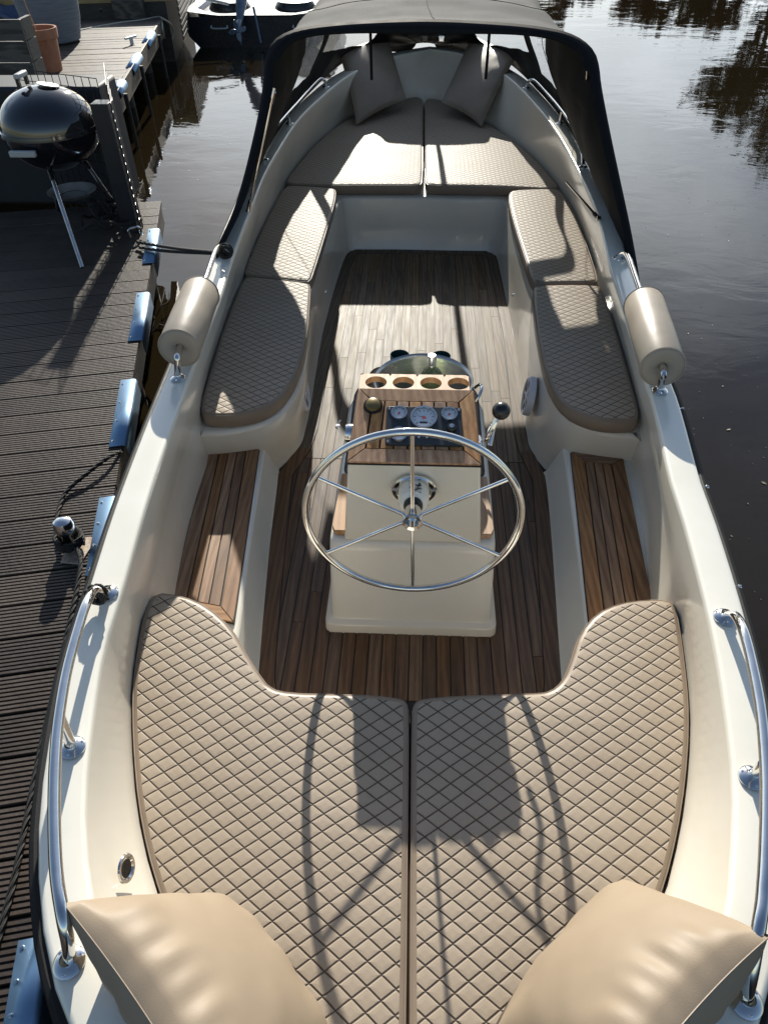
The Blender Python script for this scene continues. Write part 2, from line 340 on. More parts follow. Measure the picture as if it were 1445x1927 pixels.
# benches
TL=[(797,371),(740,370),(660,371),(642,378),(630,400),(610,460),(590,530),(584,560),(580,620),(574,680),(562,730),(535,772),(500,796),(455,808),(410,814),(358,815)]
FL=[(797,471),(740,470),(668,470),(652,478),(640,505),(623,560),(606,625),(601,650),(590,715),(583,760),(573,805),(560,842),(503,828),(470,832),(430,836),(350,845)]
FLz=[0]*12+[.2]*4
TR=[(797,371),(870,373),(930,374),(950,380),(958,400),(974,460),(996,530),(1003,560),(1010,620),(1020,690),(1035,740),(1062,784),(1100,804),(1140,814),(1180,818),(1232,822)]
FR=[(797,471),(850,472),(915,473),(934,482),(941,505),(953,560),(967,625),(971,650),(980,715),(985,760),(993,815),(1003,850),(1060,838),(1095,843),(1135,850),(1212,862)]
def bench(T,Fp,Fz,wallloop,s):
    m=MB()
    Tm=[P(u,v,.375) for u,v in T]; Bm=[P(u,v,z) for (u,v),z in zip(Fp,Fz)]
    # riser (floor part)
    for sl in ((0,12),):
        a=catmull(Tm,6); b=catmull([P(u,v,0) for (u,v),z in zip(Fp[:12],Fz)]+[Vector((p.x,p.y,0)) for p in Bm[12:]],6)
        bz=[]
        for i,p in enumerate(b):
            z=0
            bz.append(Vector((p.x,p.y,z)))
    n=len(a)
    def inw(l,d):
        out=[]
        for i,p in enumerate(l):
            t=(l[min(i+1,n-1)]-l[max(i-1,0)]).normalized(); nn=Vector((-t.y,t.x,0))*(-1 if s<0 else 1); out.append(p+nn*d)
        return out
    sg=-1 if (inw(a,.1)[5].y>a[5].y) else 1   # positive = toward pit
    r=.022
    rg=[inw(a,-sg*r*1.0)]
    rings=[[p+V(0,0,0) for p in inw(a,-sg*r)]]
    for q in (.25,.5,.75,1): 
        th=q*math.pi/2; rings.append([p+V(0,0,-r*(1-math.cos(th))) for p in inw(a,-sg*r*(1-math.sin(th)))])
    mid=[x.lerp(y,.5) for x,y in zip(rings[-1],bz)]; rings.append(mid)
    low=[x.lerp(y,.93)+V(0,0,0) for x,y in zip(rings[-2],bz)]; rings.append(low)
    rings.append(inw(bz,sg*.012))
    m.loft(rings)
    # seat top out to the wall
    wpart=[p for p in flat(wallloop,.375) if p.y>2.2]
    wpart=[wpart[0]]+wpart; wp=resample(offs_open(wpart,.01*s),n); m.loft([wp,rings[0]])
    return m
def offs_open(l,d): return l
bench(TL,FL,FLz,wL,-1).build('side_bench',gel,boat,sharp=60)
bench(TR,FR,FLz,wR,1).build('side_bench',gel,boat,sharp=60)
# step wells
def stepwell(inn_px,floor_px,outp,teakpx,s):
    m=MB(); zi=.2
    i_=catmull([P(u,v,zi) for u,v in inn_px],5); f_=catmull([P(u,v,0) for u,v in floor_px],5)
    f_=resample(f_,len(i_)); o_=resample([P(u,v,zi) for u,v in outp],len(i_))
    nrm=V(-s,0,0)
    r=.015
    rings=[o_,[p-nrm*r for p in i_],[p-nrm*r*.3-V(0,0,r*.3) for p in i_],[p-V(0,0,r) for p in i_],[x.lerp(y,.9) for x,y in zip(i_,f_)],[p+nrm*.015 for p in f_]]
    m.loft(rings); st=m.build('side_step',gelw,boat,sharp=60)
    poly=chaikin([P(u,v,zi+.004) for u,v in teakpx],True,0)
    planks(poly,'step_planks',T_warm,st,3,.0,.012,border=.056,nb=3)
    return st
def clip_half(poly,p0,n):
    out=[]; k=len(poly)
    for i in range(k):
        a,b=poly[i],poly[(i+1)%k]; da,db=(a-p0).dot(n),(b-p0).dot(n)
        if da>=0: out.append(a)
        if (da>=0)!=(db>=0): out.append(a.lerp(b,da/(da-db)))
    return out
def shrink(poly,d):
    n=len(poly); ar=sum(poly[i].x*poly[(i+1)%n].y-poly[(i+1)%n].x*poly[i].y for i in range(n)); s=1 if ar>0 else -1
    out=[]
    for i in range(n):
        a,b,c=poly[i-1],poly[i],poly[(i+1)%n]
        t1=(b-a); t2=(c-b); t1.z=t2.z=0; t1.normalize(); t2.normalize()
        n1=Vector((-t1.y,t1.x,0))*s; n2=Vector((-t2.y,t2.x,0))*s; h_=(n1+n2)
        if h_.length<1e-4: h_=n1
        h_.normalize(); k=d/max(.35,h_.dot(n1)); out.append(b+h_*k)
    return out
def strips(mb,poly,dirv,width,gap,org,th,joint=None,mi=0,M=None,phase=0):
    """fill a flat polygon with boards running along dirv"""
    dirv=Vector(dirv).normalized(); acr=Vector((-dirv.y,dirv.x,0))
    ds=[(p-org).dot(acr) for p in poly]; k0=math.floor((min(ds)-phase)/width); k1=math.ceil((max(ds)-phase)/width)
    for k in range(k0,k1):
        a=k*width+phase+gap/2; b=(k+1)*width+phase-gap/2
        pl=clip_half(clip_half(poly,org+acr*a,acr),org+acr*b,-acr)
        if len(pl)<3: continue
        segs=[pl]
        if joint:
            us=[(p-org).dot(dirv) for p in pl]; cuts=[]; x=min(us)+random.uniform(.1,1)*joint
            while x<max(us): cuts.append(x); x+=joint*random.uniform(.7,1.2)
            segs=[]; lo=min(us)-1
            for c in cuts+[max(us)+1]:
                q=clip_half(clip_half(pl,org+dirv*(lo+.0012),dirv),org+dirv*(c-.0012),-dirv)
                if len(q)>=3: segs.append(q)
                lo=c
        for q in segs:
            q=dedupe(q)
            if len(q)<3: continue
            if M: q=[M@p for p in q]; mb.prism(q,(M.to_3x3()@V(0,0,th)),mi)
            else: mb.prism(q,V(0,0,th),mi)
def dedupe(q):
    o=[]
    for p in q:
        if not o or (p-o[-1]).length>1e-4: o.append(p)
    if len(o)>1 and (o[0]-o[-1]).length<1e-4: o.pop()
    return o
def planks(poly,name,mt,parent,n,_,th,border=.08,nb=4,M=None,dirv=None):
    """four mitred margin boards round a quadrilateral plus nb straight boards inside; poly order: back-left, back-right, front-right, front-left"""
    mb=MB(); g=.0022
    base=shrink(poly,-.001); bb=[p-V(0,0,.002) for p in base]
    if M: mb.prism([M@p for p in bb],M.to_3x3()@V(0,0,.006),1)
    else: mb.prism(bb,V(0,0,.006),1)
    inn=shrink(poly,border); o_=shrink(poly,g); 
    for i in range(4):
        j=(i+1)%4; a,b,c,d=o_[i],o_[j],inn[j],inn[i]
        e=(b-a).normalized()*g*1.2
        q=[a+e*.7,b-e*.7,c-e,d+e]
        if M: mb.prism([M@x for x in q],M.to_3x3()@V(0,0,th),0)
        else: mb.prism(q,V(0,0,th),2 if i%2==0 else 0)
    q=shrink(inn,g*1.4)
    for k in range(nb):
        t0,t1=k/nb,(k+1)/nb; dx=.0025/max((q[1]-q[0]).length,.01)
        a=q[0].lerp(q[1],t0+dx); b=q[0].lerp(q[1],t1-dx); c=q[3].lerp(q[2],t1-dx); d=q[3].lerp(q[2],t0+dx)
        s4=[a,b,c,d]
        if M: mb.prism([M@x for x in s4],M.to_3x3()@V(0,0,th),0)
        else: mb.prism(s4,V(0,0,th),0)
    return mb.build(name,[mt,caulk,T_warmx],parent,bevel=.0008)
stepwell([(503,826),(495,870),(478,980),(462,1100),(452,1180),(440,1260)],[(520,880),(519,915),(508,1000),(497,1110),(487,1225),(483,1280)],[(330,830),(315,900),(295,980),(265,1100),(250,1180),(240,1260)],[(392,846),(490,836),(441,1175),(318,1150)],-1)
stepwell([(1058,840),(1066,890),(1080,1000),(1093,1100),(1100,1170),(1110,1250)],[(1026,890),(1032,925),(1040,1010),(1047,1110),(1055,1225),(1060,1290)],[(1240,850),(1255,900),(1280,1000),(1302,1100),(1315,1180),(1325,1250)],[(1073,853),(1172,866),(1232,1160),(1108,1185)],1)
# aft bench front under the stern cushions
for s,pl in ((-1,[(270,1165),(330,1150),(385,1170),(430,1215),(462,1262),(490,1305),(520,1328),(600,1334),(700,1334),(771,1345)]),(1,[(1290,1165),(1215,1160),(1165,1165),(1125,1185),(1094,1220),(1078,1262),(1060,1300),(1035,1330),(950,1336),(850,1336),(771,1345)])):
    m=MB(); a=catmull([P(u,v,.378) for u,v in pl],5); rr=[a,[p+V(0,.0,-.012) for p in a]]
    m.loft([[p+V(0,-.03,0) for p in a],a,[p+V(0,.004,-.01) for p in a],[Vector((p.x*.985,p.y+.02,-.01)) for p in a]])
    m.loft([[p for p in a],[Vector((p.x*.55+ s*.1,-.1,.378)) for p in a]]); m.build('aft_bench',gel,boat,sharp=60)
for u,v,z in ((700,1322,.25),):
    pass
# floor
FLall=[P(u,v,.002) for u,v in FL[:12]]+[P(u,v,.002) for u,v in ((523,893),(510,1000),(497,1110),(484,1235),(480,1290),(490,1350))]
FRall=[P(u,v,.002) for u,v in FR[:12]]+[P(u,v,.002) for u,v in ((1030,905),(1040,1010),(1048,1110),(1058,1240),(1062,1290),(1058,1360))]
fp=FLall+list(reversed(FRall[1:])); fp=dedupe(fp)
m=MB(); m.prism([p-V(0,0,.03) for p in shrink(fp,-.03)],V(0,0,.03),0); floor=m.build('floor',caulk,boat)
m=MB(); infl=shrink(fp,.075)
front=clip_half(infl,V(0,2.78,0),V(0,1,0)); back=clip_half(infl,V(0,2.775,0),V(0,-1,0))  # lit and shaded plank tones meet where the hood's shadow begins
strips(m,front,(0,1,0),.052,.0035,V(0,0,.002),.004,1.1,0); strips(m,back,(0,1,0),.052,.0048,V(0,0,.002),.004,1.6,1,phase=.002)
# margin boards along the sides
ring_o=shrink(fp,.003); ring_i=shrink(fp,.071); n=len(fp)
def margin(idx,mi):
    a=[ring_i[i] for i in idx]; b=[ring_o[i] for i in idx]
    m.loft([a,[p+V(0,0,.006) for p in a],[p+V(0,0,.006) for p in b],b],m=mi)
iF=[i for i in range(len(FLall)) if FLall[i].y>2.75]; iN=[i for i in range(len(FLall)) if FLall[i].y<=2.9]
margin(iF,0); margin(iN,1)
iF=[i for i in range(len(FLall),n) if fp[i].y>2.75]; iN=[i for i in range(len(FLall),n) if fp[i].y<=2.9]
margin(iF+[0],0); margin(iN,1)
m.build('floor_planks',[T_grey,T_dark],floor,bevel=0)
# ---------------- engine box and console ----------------
box=empty('engine_box',(0,2.2,0)); box.parent=boat; box.matrix_parent_inverse=Matrix.Translation((0,-3,0))
def rrect(x0,x1,y0,y1,z,r=.04,n=5,far=None):
    pts=[]
    cs=[(x1-r,y1-r,0),(x0+r,y1-r,90),(x0+r,y0+r,180),(x1-r,y0+r,270)]
    for cx,cy,a in cs:
        for k in range(n+1): t=R_(a+90*k/n); pts.append(V(cx+r*math.cos(t),cy+r*math.sin(t),z))
    return pts
def octo(w,y0,y1,wb,z,r=.0):
    # front is y0 (near), back tapers to half-width wb at y1
    p=[V(-w,y0,z),V(w,y0,z),V(w*1.0,y0+(y1-y0)*.72,z),V(wb,y1,z),V(-wb,y1,z),V(-w,y0+(y1-y0)*.72,z)]
    q=[]
    for i in range(6):
        a,b,c=p[i-1],p[i],p[(i+1)%6]
        for t in(0,.25,.5,.75,1):
            e=b+(a-b).normalized()*.035; f=b+(c-b).normalized()*.035; q.append((e*(1-t)**2+b*2*t*(1-t)+f*t*t))
    return q
m=MB()
rg=[octo(.335,1.70,3.00,.235,0),octo(.333,1.702,2.998,.233,.045),octo(.329,1.706,2.994,.229,.052),octo(.315,1.724,2.976,.22,.055),octo(.311,1.73,2.97,.216,.062),octo(.300,1.765,2.955,.212,.40),octo(.297,1.772,2.95,.21,.43),octo(.285,1.785,2.938,.2,.442),octo(.27,1.80,2.92,.19,.444)]
m.loft(rg,True,cap=True); m.build('box_body',gel,box,sharp=50)
m=MB(); pl=octo(.275,2.14,2.93,.195,.446); base=[p for p in pl]; m.prism([p+V(0,0,-.003) for p in shrink(pl,-.004)],V(0,0,.005),1)
inn=shrink(pl,.062); oo=shrink(pl,.001)
idx=[0,5,10,15,20,25]; cor=[2,7,12,17,22,27]
for a in range(6):
    i,j=cor[a],cor[(a+1)%6]; o1,o2,i1,i2=oo[i],oo[j],inn[i],inn[j]; e=(o2-o1).normalized()*.002
    m.prism([o1+e,o2-e,i2-e,i1+e],V(0,0,.006),2 if abs((o2-o1).x)>abs((o2-o1).y) else 0)
strips(m,shrink(inn,.003),(0,1,0),.05,.004,V(0,0,.446),.006,None,0)
m.build('box_lid_planks',[T_warm,caulk,T_warmx],box)
for s in(-1,1):
    m=MB(); q=[V(s*.243,2.12,.447),V(s*.282,2.12,.447),V(s*.29,1.83,.447),V(s*.278,1.80,.447),V(s*.232,1.80,.447)]
    m.prism(q,V(0,0,.022)); m.build('side_wing',T_pale,box,bevel=.004)
# pedestal (console)
con=empty('console',(0,1.9,.45)); con.parent=boat; con.matrix_parent_inverse=Matrix.Translation((0,-3,0))
pb=[V(-.243,1.778,.444),V(.243,1.778,.444),V(.235,2.10,.444),V(-.235,2.10,.444)]
zt0,yt0,zt1,yt1=.864,1.704,.950,1.968
pt=[V(-.205,yt0,zt0),V(.205,yt0,zt0),V(.186,yt1,zt1),V(-.186,yt1,zt1)]
m=MB(); ptb=[pt[0],pt[1],pt[2],pt[3]]
m.add(pb+pt,[(0,1,5,4),(1,2,6,5),(2,3,7,6),(3,0,4,7),(4,5,6,7),(3,2,1,0)]); m.build('console_body',gel,con,bevel=.008)
# panel frame: local x right, y up-slope, z normal
o0=V(0,(yt0+yt1)/2,(zt0+zt1)/2); sl=V(0,yt1-yt0,zt1-zt0); LN=sl.length; sl.normalize(); nr=V(1,0,0).cross(sl)
PM=Matrix(((1,sl.x,nr.x,o0.x),(0,sl.y,nr.y,o0.y),(0,sl.z,nr.z,o0.z),(0,0,0,1)))
q=[V(-.188,LN/2+.004,0),V(.188,LN/2+.004,0),V(.208,-LN/2-.006,0),V(-.208,-LN/2-.006,0)]
planks(q,'teak_panel',T_pan,con,4,0,.014,border=.05,nb=7,M=PM)
def loc(u,v): return PM.inverted()@PL(u,v,PM@V(0,0,.016),nr)
ip=[loc(*a) for a in((727,768),(869,771),(868,842),(725,838))]
x0=(ip[0].x+ip[3].x)/2; x1=(ip[1].x+ip[2].x)/2; y1=(ip[0].y+ip[1].y)/2; y0=(ip[2].y+ip[3].y)/2
darkp=mottle(mat('anthracite panel',(.03,.035,.04),.28,.3),(.035,.042,.048),(.05,.057,.064),6,(.22,.3))
m=MB(); m.prism([PM@V(p.x,p.y,.0145) for p in rrect(x0,x1,y0,y1,0,.008)],nr*.012); ipo=m.build('instrument_panel',darkp,con,bevel=.001)
for a,b in((x0+.009,y1-.009),(x1-.009,y1-.009),(x0+.009,y0+.009),(x1-.009,y0+.009)): m=MB(); m.lathe([(0,.0045),(.004,.004),(.0055,.001),(.0055,0)],PM@V(a,b,.0265),nr,12); m.build('panel_screw',chrome,ipo)
dialm=mat('dial face',(.62,.66,.72),.35); inkm=mat('dial ink',(.03,.03,.035),.5); redm=mat('needle red',(.5,.03,.03),.4)
glassm=mat('dial glass',(1,1,1),.02,Transmission_Weight=1.0,IOR=1.1)
def gauge(u,v,r,ang):
    c=loc(u,v); m=MB(); zb=.0265
    m.lathe([(r,0),(r*1.0,.008),(r*.96,.012),(r*.86,.012),(r*.83,.006)],PM@V(c.x,c.y,zb),nr,36,m=0)
    go=m.build('gauge',chrome,con)
    m=MB(); m.lathe([(0,.0035),(r*.85,.0035)],PM@V(c.x,c.y,zb),nr,36,m=0)
    for k in range(11):
        t=R_(225-27*k); d=V(math.cos(t),math.sin(t),0); a=V(c.x,c.y,zb+.0042)+d*r*.58; b=a+d*r*(.16 if k%2==0 else .09); w_=V(-d.y,d.x,0)*r*.025
        m.add([PM@(a-w_),PM@(a+w_),PM@(b+w_),PM@(b-w_)],[(0,1,2,3)],1)
    t=R_(ang); d=V(math.cos(t),math.sin(t),0); a=V(c.x,c.y,zb+.006); w_=V(-d.y,d.x,0)*r*.03
    m.add([PM@(a-w_),PM@(a+w_),PM@(a+d*r*.62)],[(0,1,2)],1)
    m.add([PM@(a-w_*2),PM@(a+w_*2),PM@(a-d*r*.3)],[(0,1,2)],2)
    m.lathe([(0,.003),(r*.10,.003),(r*.12,0)],PM@V(c.x,c.y,zb+.005),nr,12,m=2)
    if r>.03: m.add([PM@V(c.x+x,c.y+y,zb+.0045) for x,y in((-r*.28,-r*.5),(r*.28,-r*.5),(r*.28,-r*.34),(-r*.28,-r*.34))],[(0,1,2,3)],1)
    m.build('dial',[dialm,inkm,redm],go,merge=False)
gauge(751,783,.0265,250); gauge(797,791,.0440,160); gauge(845,785,.0265,230); gauge(751,823,.0265,250)
m=MB(); c=loc(849,810); 
m.lathe([(.016,0),(.015,.010),(.012,.014),(.009,.014),(.009,.010),(0,.010)],PM@V(c.x,c.y,.0265),nr,20,m=0); m.lathe([(.008,0),(.008,.006),(0,.0065)],PM@V(c.x,c.y,.0365),nr,16,m=1); m.build('ignition_switch',[blackp,chrome],con)
for i,u in enumerate((775,788,803,818)):
    m=MB(); c=loc(u,826); m.lathe([(.0035,0),(.0035,.002),(0,.0022)],PM@V(c.x,c.y,.0265),nr,10); m.build('indicator_lamp',dialm,ipo)
m=MB(); c=loc(702,763); m.lathe([(0,.018),(.014,.017),(.022,.014),(.0245,.008),(.026,.004),(.026,0)],PM@V(c.x,c.y,.014),nr,28,m=0); m.lathe([(.027,.006),(.031,.005),(.032,0)],PM@V(c.x,c.y,.014),nr,28,m=1); m.build('horn_button',[brass,blackp],con)
# bottle/glass holder board behind the panel
m=MB(); zb=.935; hb=[V(-.19,2.0,zb),V(.178,2.0,zb),V(.178,2.095,zb),V(-.19,2.095,zb)]
import itertools
N_=28; holes=[(-.145+.0925*i+.01,2.048) for i in range(4)]; rh=.0365
# board with real holes: strips of quads around each hole
xs=[-.19]+[(holes[i][0]+holes[i+1][0])/2 for i in range(3)]+[.178]
for i,(hx,hy) in enumerate(holes):
    xa,xb,ya,yb=xs[i],xs[i+1],1.995,2.100
    ringo=[];ringi=[]
    for k in range(N_):
        t=2*math.pi*k/N_; c_,s_=math.cos(t),math.sin(t)
        kx=((xb-hx) if c_>0 else (hx-xa))/max(abs(c_),1e-6); ky=((yb-hy) if s_>0 else (hy-ya))/max(abs(s_),1e-6); q=min(kx,ky)
        ringo.append(V(hx+c_*q,hy+s_*q,zb)); ringi.append(V(hx+rh*c_,hy+rh*s_,zb))
    random.seed(5); m.loft([ringo,ringi,[p-V(0,0,.022) for p in ringi],[p-V(0,0,.022) for p in ringo]],True)
random.seed(5)
bo_=[V(-.19,1.995,zb),V(.178,1.995,zb),V(.178,2.1,zb),V(-.19,2.1,zb)]; m.loft([bo_,[p-V(0,0,.022) for p in bo_]],True)
m.build('glass_rack',T_pale,con,sharp=30)
# throttle
m=MB(); ax=P(914,838,.87); m.box(ax-V(.028,0,.0),(.028,.05,.05)); tb=m.build('throttle_control',chrome,con,bevel=.006)
bp_=P(943,773,1.06); m=MB(); m.tube(catmull([ax+V(.012,0,0),ax+V(.02,.03,.06),bp_+V(-.035,-.01,-.10),bp_],6),[.008]*19,10); m.build('lever',chrome,tb)
m=MB(); m.lathe([(0.0265*math.sin(t*math.pi/12),-.0265*math.cos(t*math.pi/12)) for t in range(13)],bp_,(0,0,1),20); m.build('knob',blackp,tb)
m=MB(); m.lathe([(0,.03),(.028,.028),(.031,.02),(.031,0)],P(655,815,.86)+V(.02,0,0),(-1,0,.05),28); m.build('side_vent',chrome,con)
# loose clips on both sides of the rack
for s,u,v in((-1,641,803),(1,922,806)):
    m=MB(); c=P(u,v,.8); m.tube(catmull([c+V(0,.012,.02),c+V(s*.008,.0,.01),c+V(0,-.012,-.02)],4),.002,8); m.lathe([(0,.006),(.008,.005),(.008,-.005),(0,-.006)],c+V(s*.01,0,0),(0,0,1),10); m.build('side_clip',chrome,con)
# steering column, wheel
HC=V(0.0,1.555,.775); col0=PL(779,920,(0,1.690,.875),(0,-.431,-.088)); axd=(HC-col0).normalized(); LK=(HC-col0).length/.22
m=MB(); m.lathe([(.052,.0),(.073,.0),(.073,.006),(.069,.011),(.057,.012),(.052,.008)],col0+V(0,-.001,0),(0,-.98,-.20),40,m=0)
cf=m.build('column_flange',chrome,con)
for a in(45,135,225,315): m=MB(); m.lathe([(0,.003),(.005,.002),(.006,0)],col0+V(.063*math.cos(R_(a)),-.011-.27*.063*math.sin(R_(a))*-1,.063*math.sin(R_(a))*.96-.003),(0,-.96,-.27),10); m.build('flange_screw',chrome,cf)
m=MB(); m.lathe([(r_,h_*LK) for r_,h_ in [(.050,-.02),(.050,.04),(.048,.10),(.043,.115),(.03,.122),(.026,.13),(0,.13)]],col0,axd,36); m.build('column_housing',gelw,con)
m=MB(); m.lathe([(r_,h_*LK) for r_,h_ in [(.026,.115),(.030,.12),(.030,.135),(.022,.142),(.020,.2)]],col0,axd,30); m.build('shaft_collar',blackp,con)
# chipped paint on the housing top
pm_=mat('bare dark metal',(.02,.025,.03),.5); m=MB(); 
xd=V(1,0,0); upn=axd.cross(V(1,0,0)); upn=upn if upn.z>0 else -upn
for (a,h_,r_) in ((14,.055,.009),(22,.048,.006),(16,.07,.008),(8,.078,.006),(26,.066,.005),(20,.04,.004),(24,.088,.004),(-12,.066,.004)):
    pts=[]
    for k in range(9):
        t=2*math.pi*k/9; rr=r_*random.uniform(.5,1.25); aa=R_(a)+rr*math.cos(t)/.05; hh_=h_+rr*math.sin(t)*.9
        rad=.0506-(hh_-.04)*.025; pts.append(col0+axd*hh_+(math.sin(aa)*xd+math.cos(aa)*upn)*rad)
    m.add(pts,[tuple(range(9))])
m.build('paint_chips',pm_,con,merge=False)
wheel=empty('steering_wheel',HC); wheel.parent=boat; wheel.matrix_parent_inverse=Matrix.Translation((0,-3,0))
RW_=.324
m=MB(); m.tube([HC+V(RW_*math.cos(t*math.pi/48),0,RW_*math.sin(t*math.pi/48)) for t in range(96)],.0115,16,True); m.build('rim',chrome,wheel)
for k in range(6):
    a=R_(90+60*k+1); m=MB(); d=V(math.cos(a),0,math.sin(a)); m.tube([HC+d*.026+V(0,.0,0),HC+d*(RW_-.008)],.0062,12); m.build('spoke',chrome,wheel)
m=MB(); m.lathe([(.020,-.045),(.024,-.04),(.024,-.02),(.031,-.018),(.031,.022),(.028,.026),(.018,.024),(.015,-.005),(0,-.006)],HC,axd,36); m.build('hub',chrome,wheel)
# speakers in the bench sides
spk=mat('white speaker plastic',(.70,.70,.72),.35)
for s,u,v in((-1,561,738),(1,1004,745)):
    c=P(u,v,.20); c.x-=s*.028; nrm=V(-s,.06,.12).normalized()
    m=MB(); m.lathe([(0,.012),(.018,.012),(.022,.006),(.03,.006)],c,nrm,32); m.lathe([(.078,.004),(.078,.012),(.09,.016),(.098,.010),(.100,0),(.1,-.02)],c,nrm,40); so=m.build('speaker',spk,boat)
    m=MB(); m.lathe([(0,.001),(.08,.003)],c,nrm,28); m.build('speaker_cone',blackp,so)
    m=MB(); x_=nrm.orthogonal().normalized(); y_=nrm.cross(x_)
    for k in range(6):
        t=k*math.pi/3; d=x_*math.cos(t)+y_*math.sin(t); e=nrm.cross(d)*.009
        m.add([c+nrm*.009+d*.018-e*.7,c+nrm*.009+d*.018+e*.7,c+nrm*.010+d*.080+e*1.6,c+nrm*.010+d*.080-e*1.6],[(0,1,2,3)])
    m.build('speaker_grille',spk,so,merge=False)
# fittings
def flange(p,nrm=(0,0,1),r=.030): 
    m=MB(); m.lathe([(r,0),(r,.004),(r*.8,.009),(r*.45,.012),(r*.45,.02)],p,nrm,28)
    for a in(30,150,270): m.lathe([(0,.0025),(.004,.002),(.0045,0)],p+V(r*.72*math.cos(R_(a)),r*.72*math.sin(R_(a)),.0075),nrm,8)
    return m
def rail(path,feet,name='handrail',r=.0125,stan=()):
    m=MB(); pts=catmull([P(u,v,z) for u,v,z in path],8); m.tube(pts,r,14)
    for a,b in stan: m.tube([P(*a),P(*b)],r*.95,12)
    o=m.build(name,chrome,boat)
    for f in feet: flange(P(*f)).build('flange',chrome,o)
    return o
Z=.722
rail([(203,1117,Z),(190,1114,.775),(176,1112,.83),(163,1135,.86),(148,1180,.865),(126,1262,.865),(111,1350,.865),(104,1430,.865),(102,1530,.865),(106,1640,.865),(118,1722,.86),(128,1772,.81),(132,1812,Z)],[(203,1117,Z),(137,1408,Z),(131,1812,Z)],stan=[((137,1408,Z),(112,1350,.86))])
rail([(1362,1162,Z),(1374,1158,.775),(1386,1162,.83),(1399,1188,.86),(1413,1240,.865),(1429,1320,.865),(1438,1400,.865),(1442,1480,.865),(1441,1580,.865),(1436,1680,.865),(1427,1750,.86),(1414,1830,.81),(1402,1885,Z)],[(1363,1162,Z),(1415,1465,Z),(1402,1885,Z)],stan=[((1415,1465,Z),(1437,1440,.86))])
rail([(424,472,Z),(418,463,.775),(407,470,.815),(392,510,.83),(375,560,.835),(338,655,.835),(334,682,.81),(335,712,Z)],[(424,472,Z),(335,712,Z)])
rail([(1162,488,Z),(1170,478,.775),(1181,482,.815),(1195,520,.83),(1213,575,.835),(1246,690,.835),(1245,712,.80),(1241,736,Z)],[(1162,488,Z),(1241,736,Z)])
zb_=lambda d:(lambda y:zg(y)+d)
rail([(613,163,zb_(0)),(610,150,zb_(.08)),(598,150,zb_(.1)),(560,192,zb_(.1)),(530,225,zb_(.1)),(508,252,zb_(.1)),(497,270,zb_(.09)),(497,300,zb_(0))],[(613,163,zb_(0)),(545,232,zb_(0)),(497,300,zb_(0))],r=.011,stan=[((545,230,zb_(0)),(540,212,zb_(.1)))])
rail([(990,165,zb_(0)),(995,152,zb_(.08)),(1008,151,zb_(.1)),(1035,180,zb_(.1)),(1060,210,zb_(.1)),(1080,240,zb_(.1)),(1094,262,zb_(.09)),(1097,314,zb_(0))],[(990,165,zb_(0)),(1053,232,zb_(0)),(1097,314,zb_(0))],r=.011,stan=[((1053,232,zb_(0)),(1057,208,zb_(.1)))])
m=MB(); m.lathe([(.020,0),(.024,.004),(.030,.004),(.032,0)],P(237,1635,.60),(1,.0,.25),24); vo=m.build('drain_ring',chrome,boat)
m=MB(); m.lathe([(0,0),(.02,.001)],P(237,1635,.60),(1,.0,.25),20); m.build('drain_hole',blackp,vo)
for u,v in((612,550),(966,555)):
    m=MB(); m.lathe([(0,.012),(.006,.010),(.01,0)],P(u,v,.18),(-1 if u>700 else 1,0,.2),10); m.build('light_stud',chrome,boat)

# ---------------- hood ----------------
hp0=V(0,3.50,.73); hn=V(0,-(1.57-.73),(4.45-3.50)).normalized()
HL=[(392,500),(414,455),(439,400),(459,335),(475,270),(487,215),(495,165),(498,130),(504,98),(522,72),(560,55),(620,46),(700,40),(810,37)]
HR=[(1204,540),(1196,490),(1184,425),(1168,350),(1152,275),(1140,215),(1130,160),(1126,125),(1117,98),(1095,76),(1060,60),(1000,49),(920,42),(810,37)]
S0=[PL(u,v,hp0,hn) for u,v in HL]+[PL(u,v,hp0,hn) for u,v in reversed(HR[:-1])]
NT=96; S0=resample(catmull(S0,4),NT+1)
def sect(Yf,wf,zf,Yt,wc,zt,cx=0,crown=.05,k=.80):
    hgt=zt-zf; pr=[(wf,0),(wc+(wf-wc)*k,.2),(wc+(wf-wc)*.1,.6),(wc-.01,.84),(wc-.06,.955),(wc-.16,.985),(wc*.5,1+crown*.6),(0,1+crown)]
    pts=[V(cx-x,Yf+(Yt-Yf)*min(h,1),zf+hgt*h) for x,h in pr]+[V(cx+x,Yf+(Yt-Yf)*min(h,1),zf+hgt*h) for x,h in reversed(pr[:-1])]
    return resample(catmull(pts,4),NT+1)
secs=[S0,sect(4.5,1.065,.748,5.10,.77,1.56,k=.62),sect(5.6,1.04,.764,5.75,.77,1.55),sect(6.5,.95,.777,6.32,.73,1.50),sect(7.5,.78,.79,7.45,.52,1.15),sect(8.05,.56,.795,7.95,.32,.93),sect(8.5,.16,.70,8.48,.10,.80)]
rows=[]
for i in range(NT+1):
    c=catmull([s_[i] for s_ in secs],12); rows.append(c)
NS=len(rows[0])
from mathutils import noise
for i in range(NT+1):          # sag and wrinkles of the cloth between the hoops
    for j in range(2,NS):
        p=rows[i][j]; d=(p-V(0,p.y,.6)).normalized(); st=j/(NS-1)*6
        sag=.018*math.sin(math.pi*(st%1))**2*(1 if min(i,NT-i)/NT>.2 else .5)
        wr=noise.noise(V(p.x*2.2,p.y*5.0,p.z*2.2))*.012+noise.noise(V(p.x*6,p.y*11,p.z*6))*.005
        edge=min(1,min(i,NT-i)/4)
        rows[i][j]=p+d*(-sag+wr)*edge
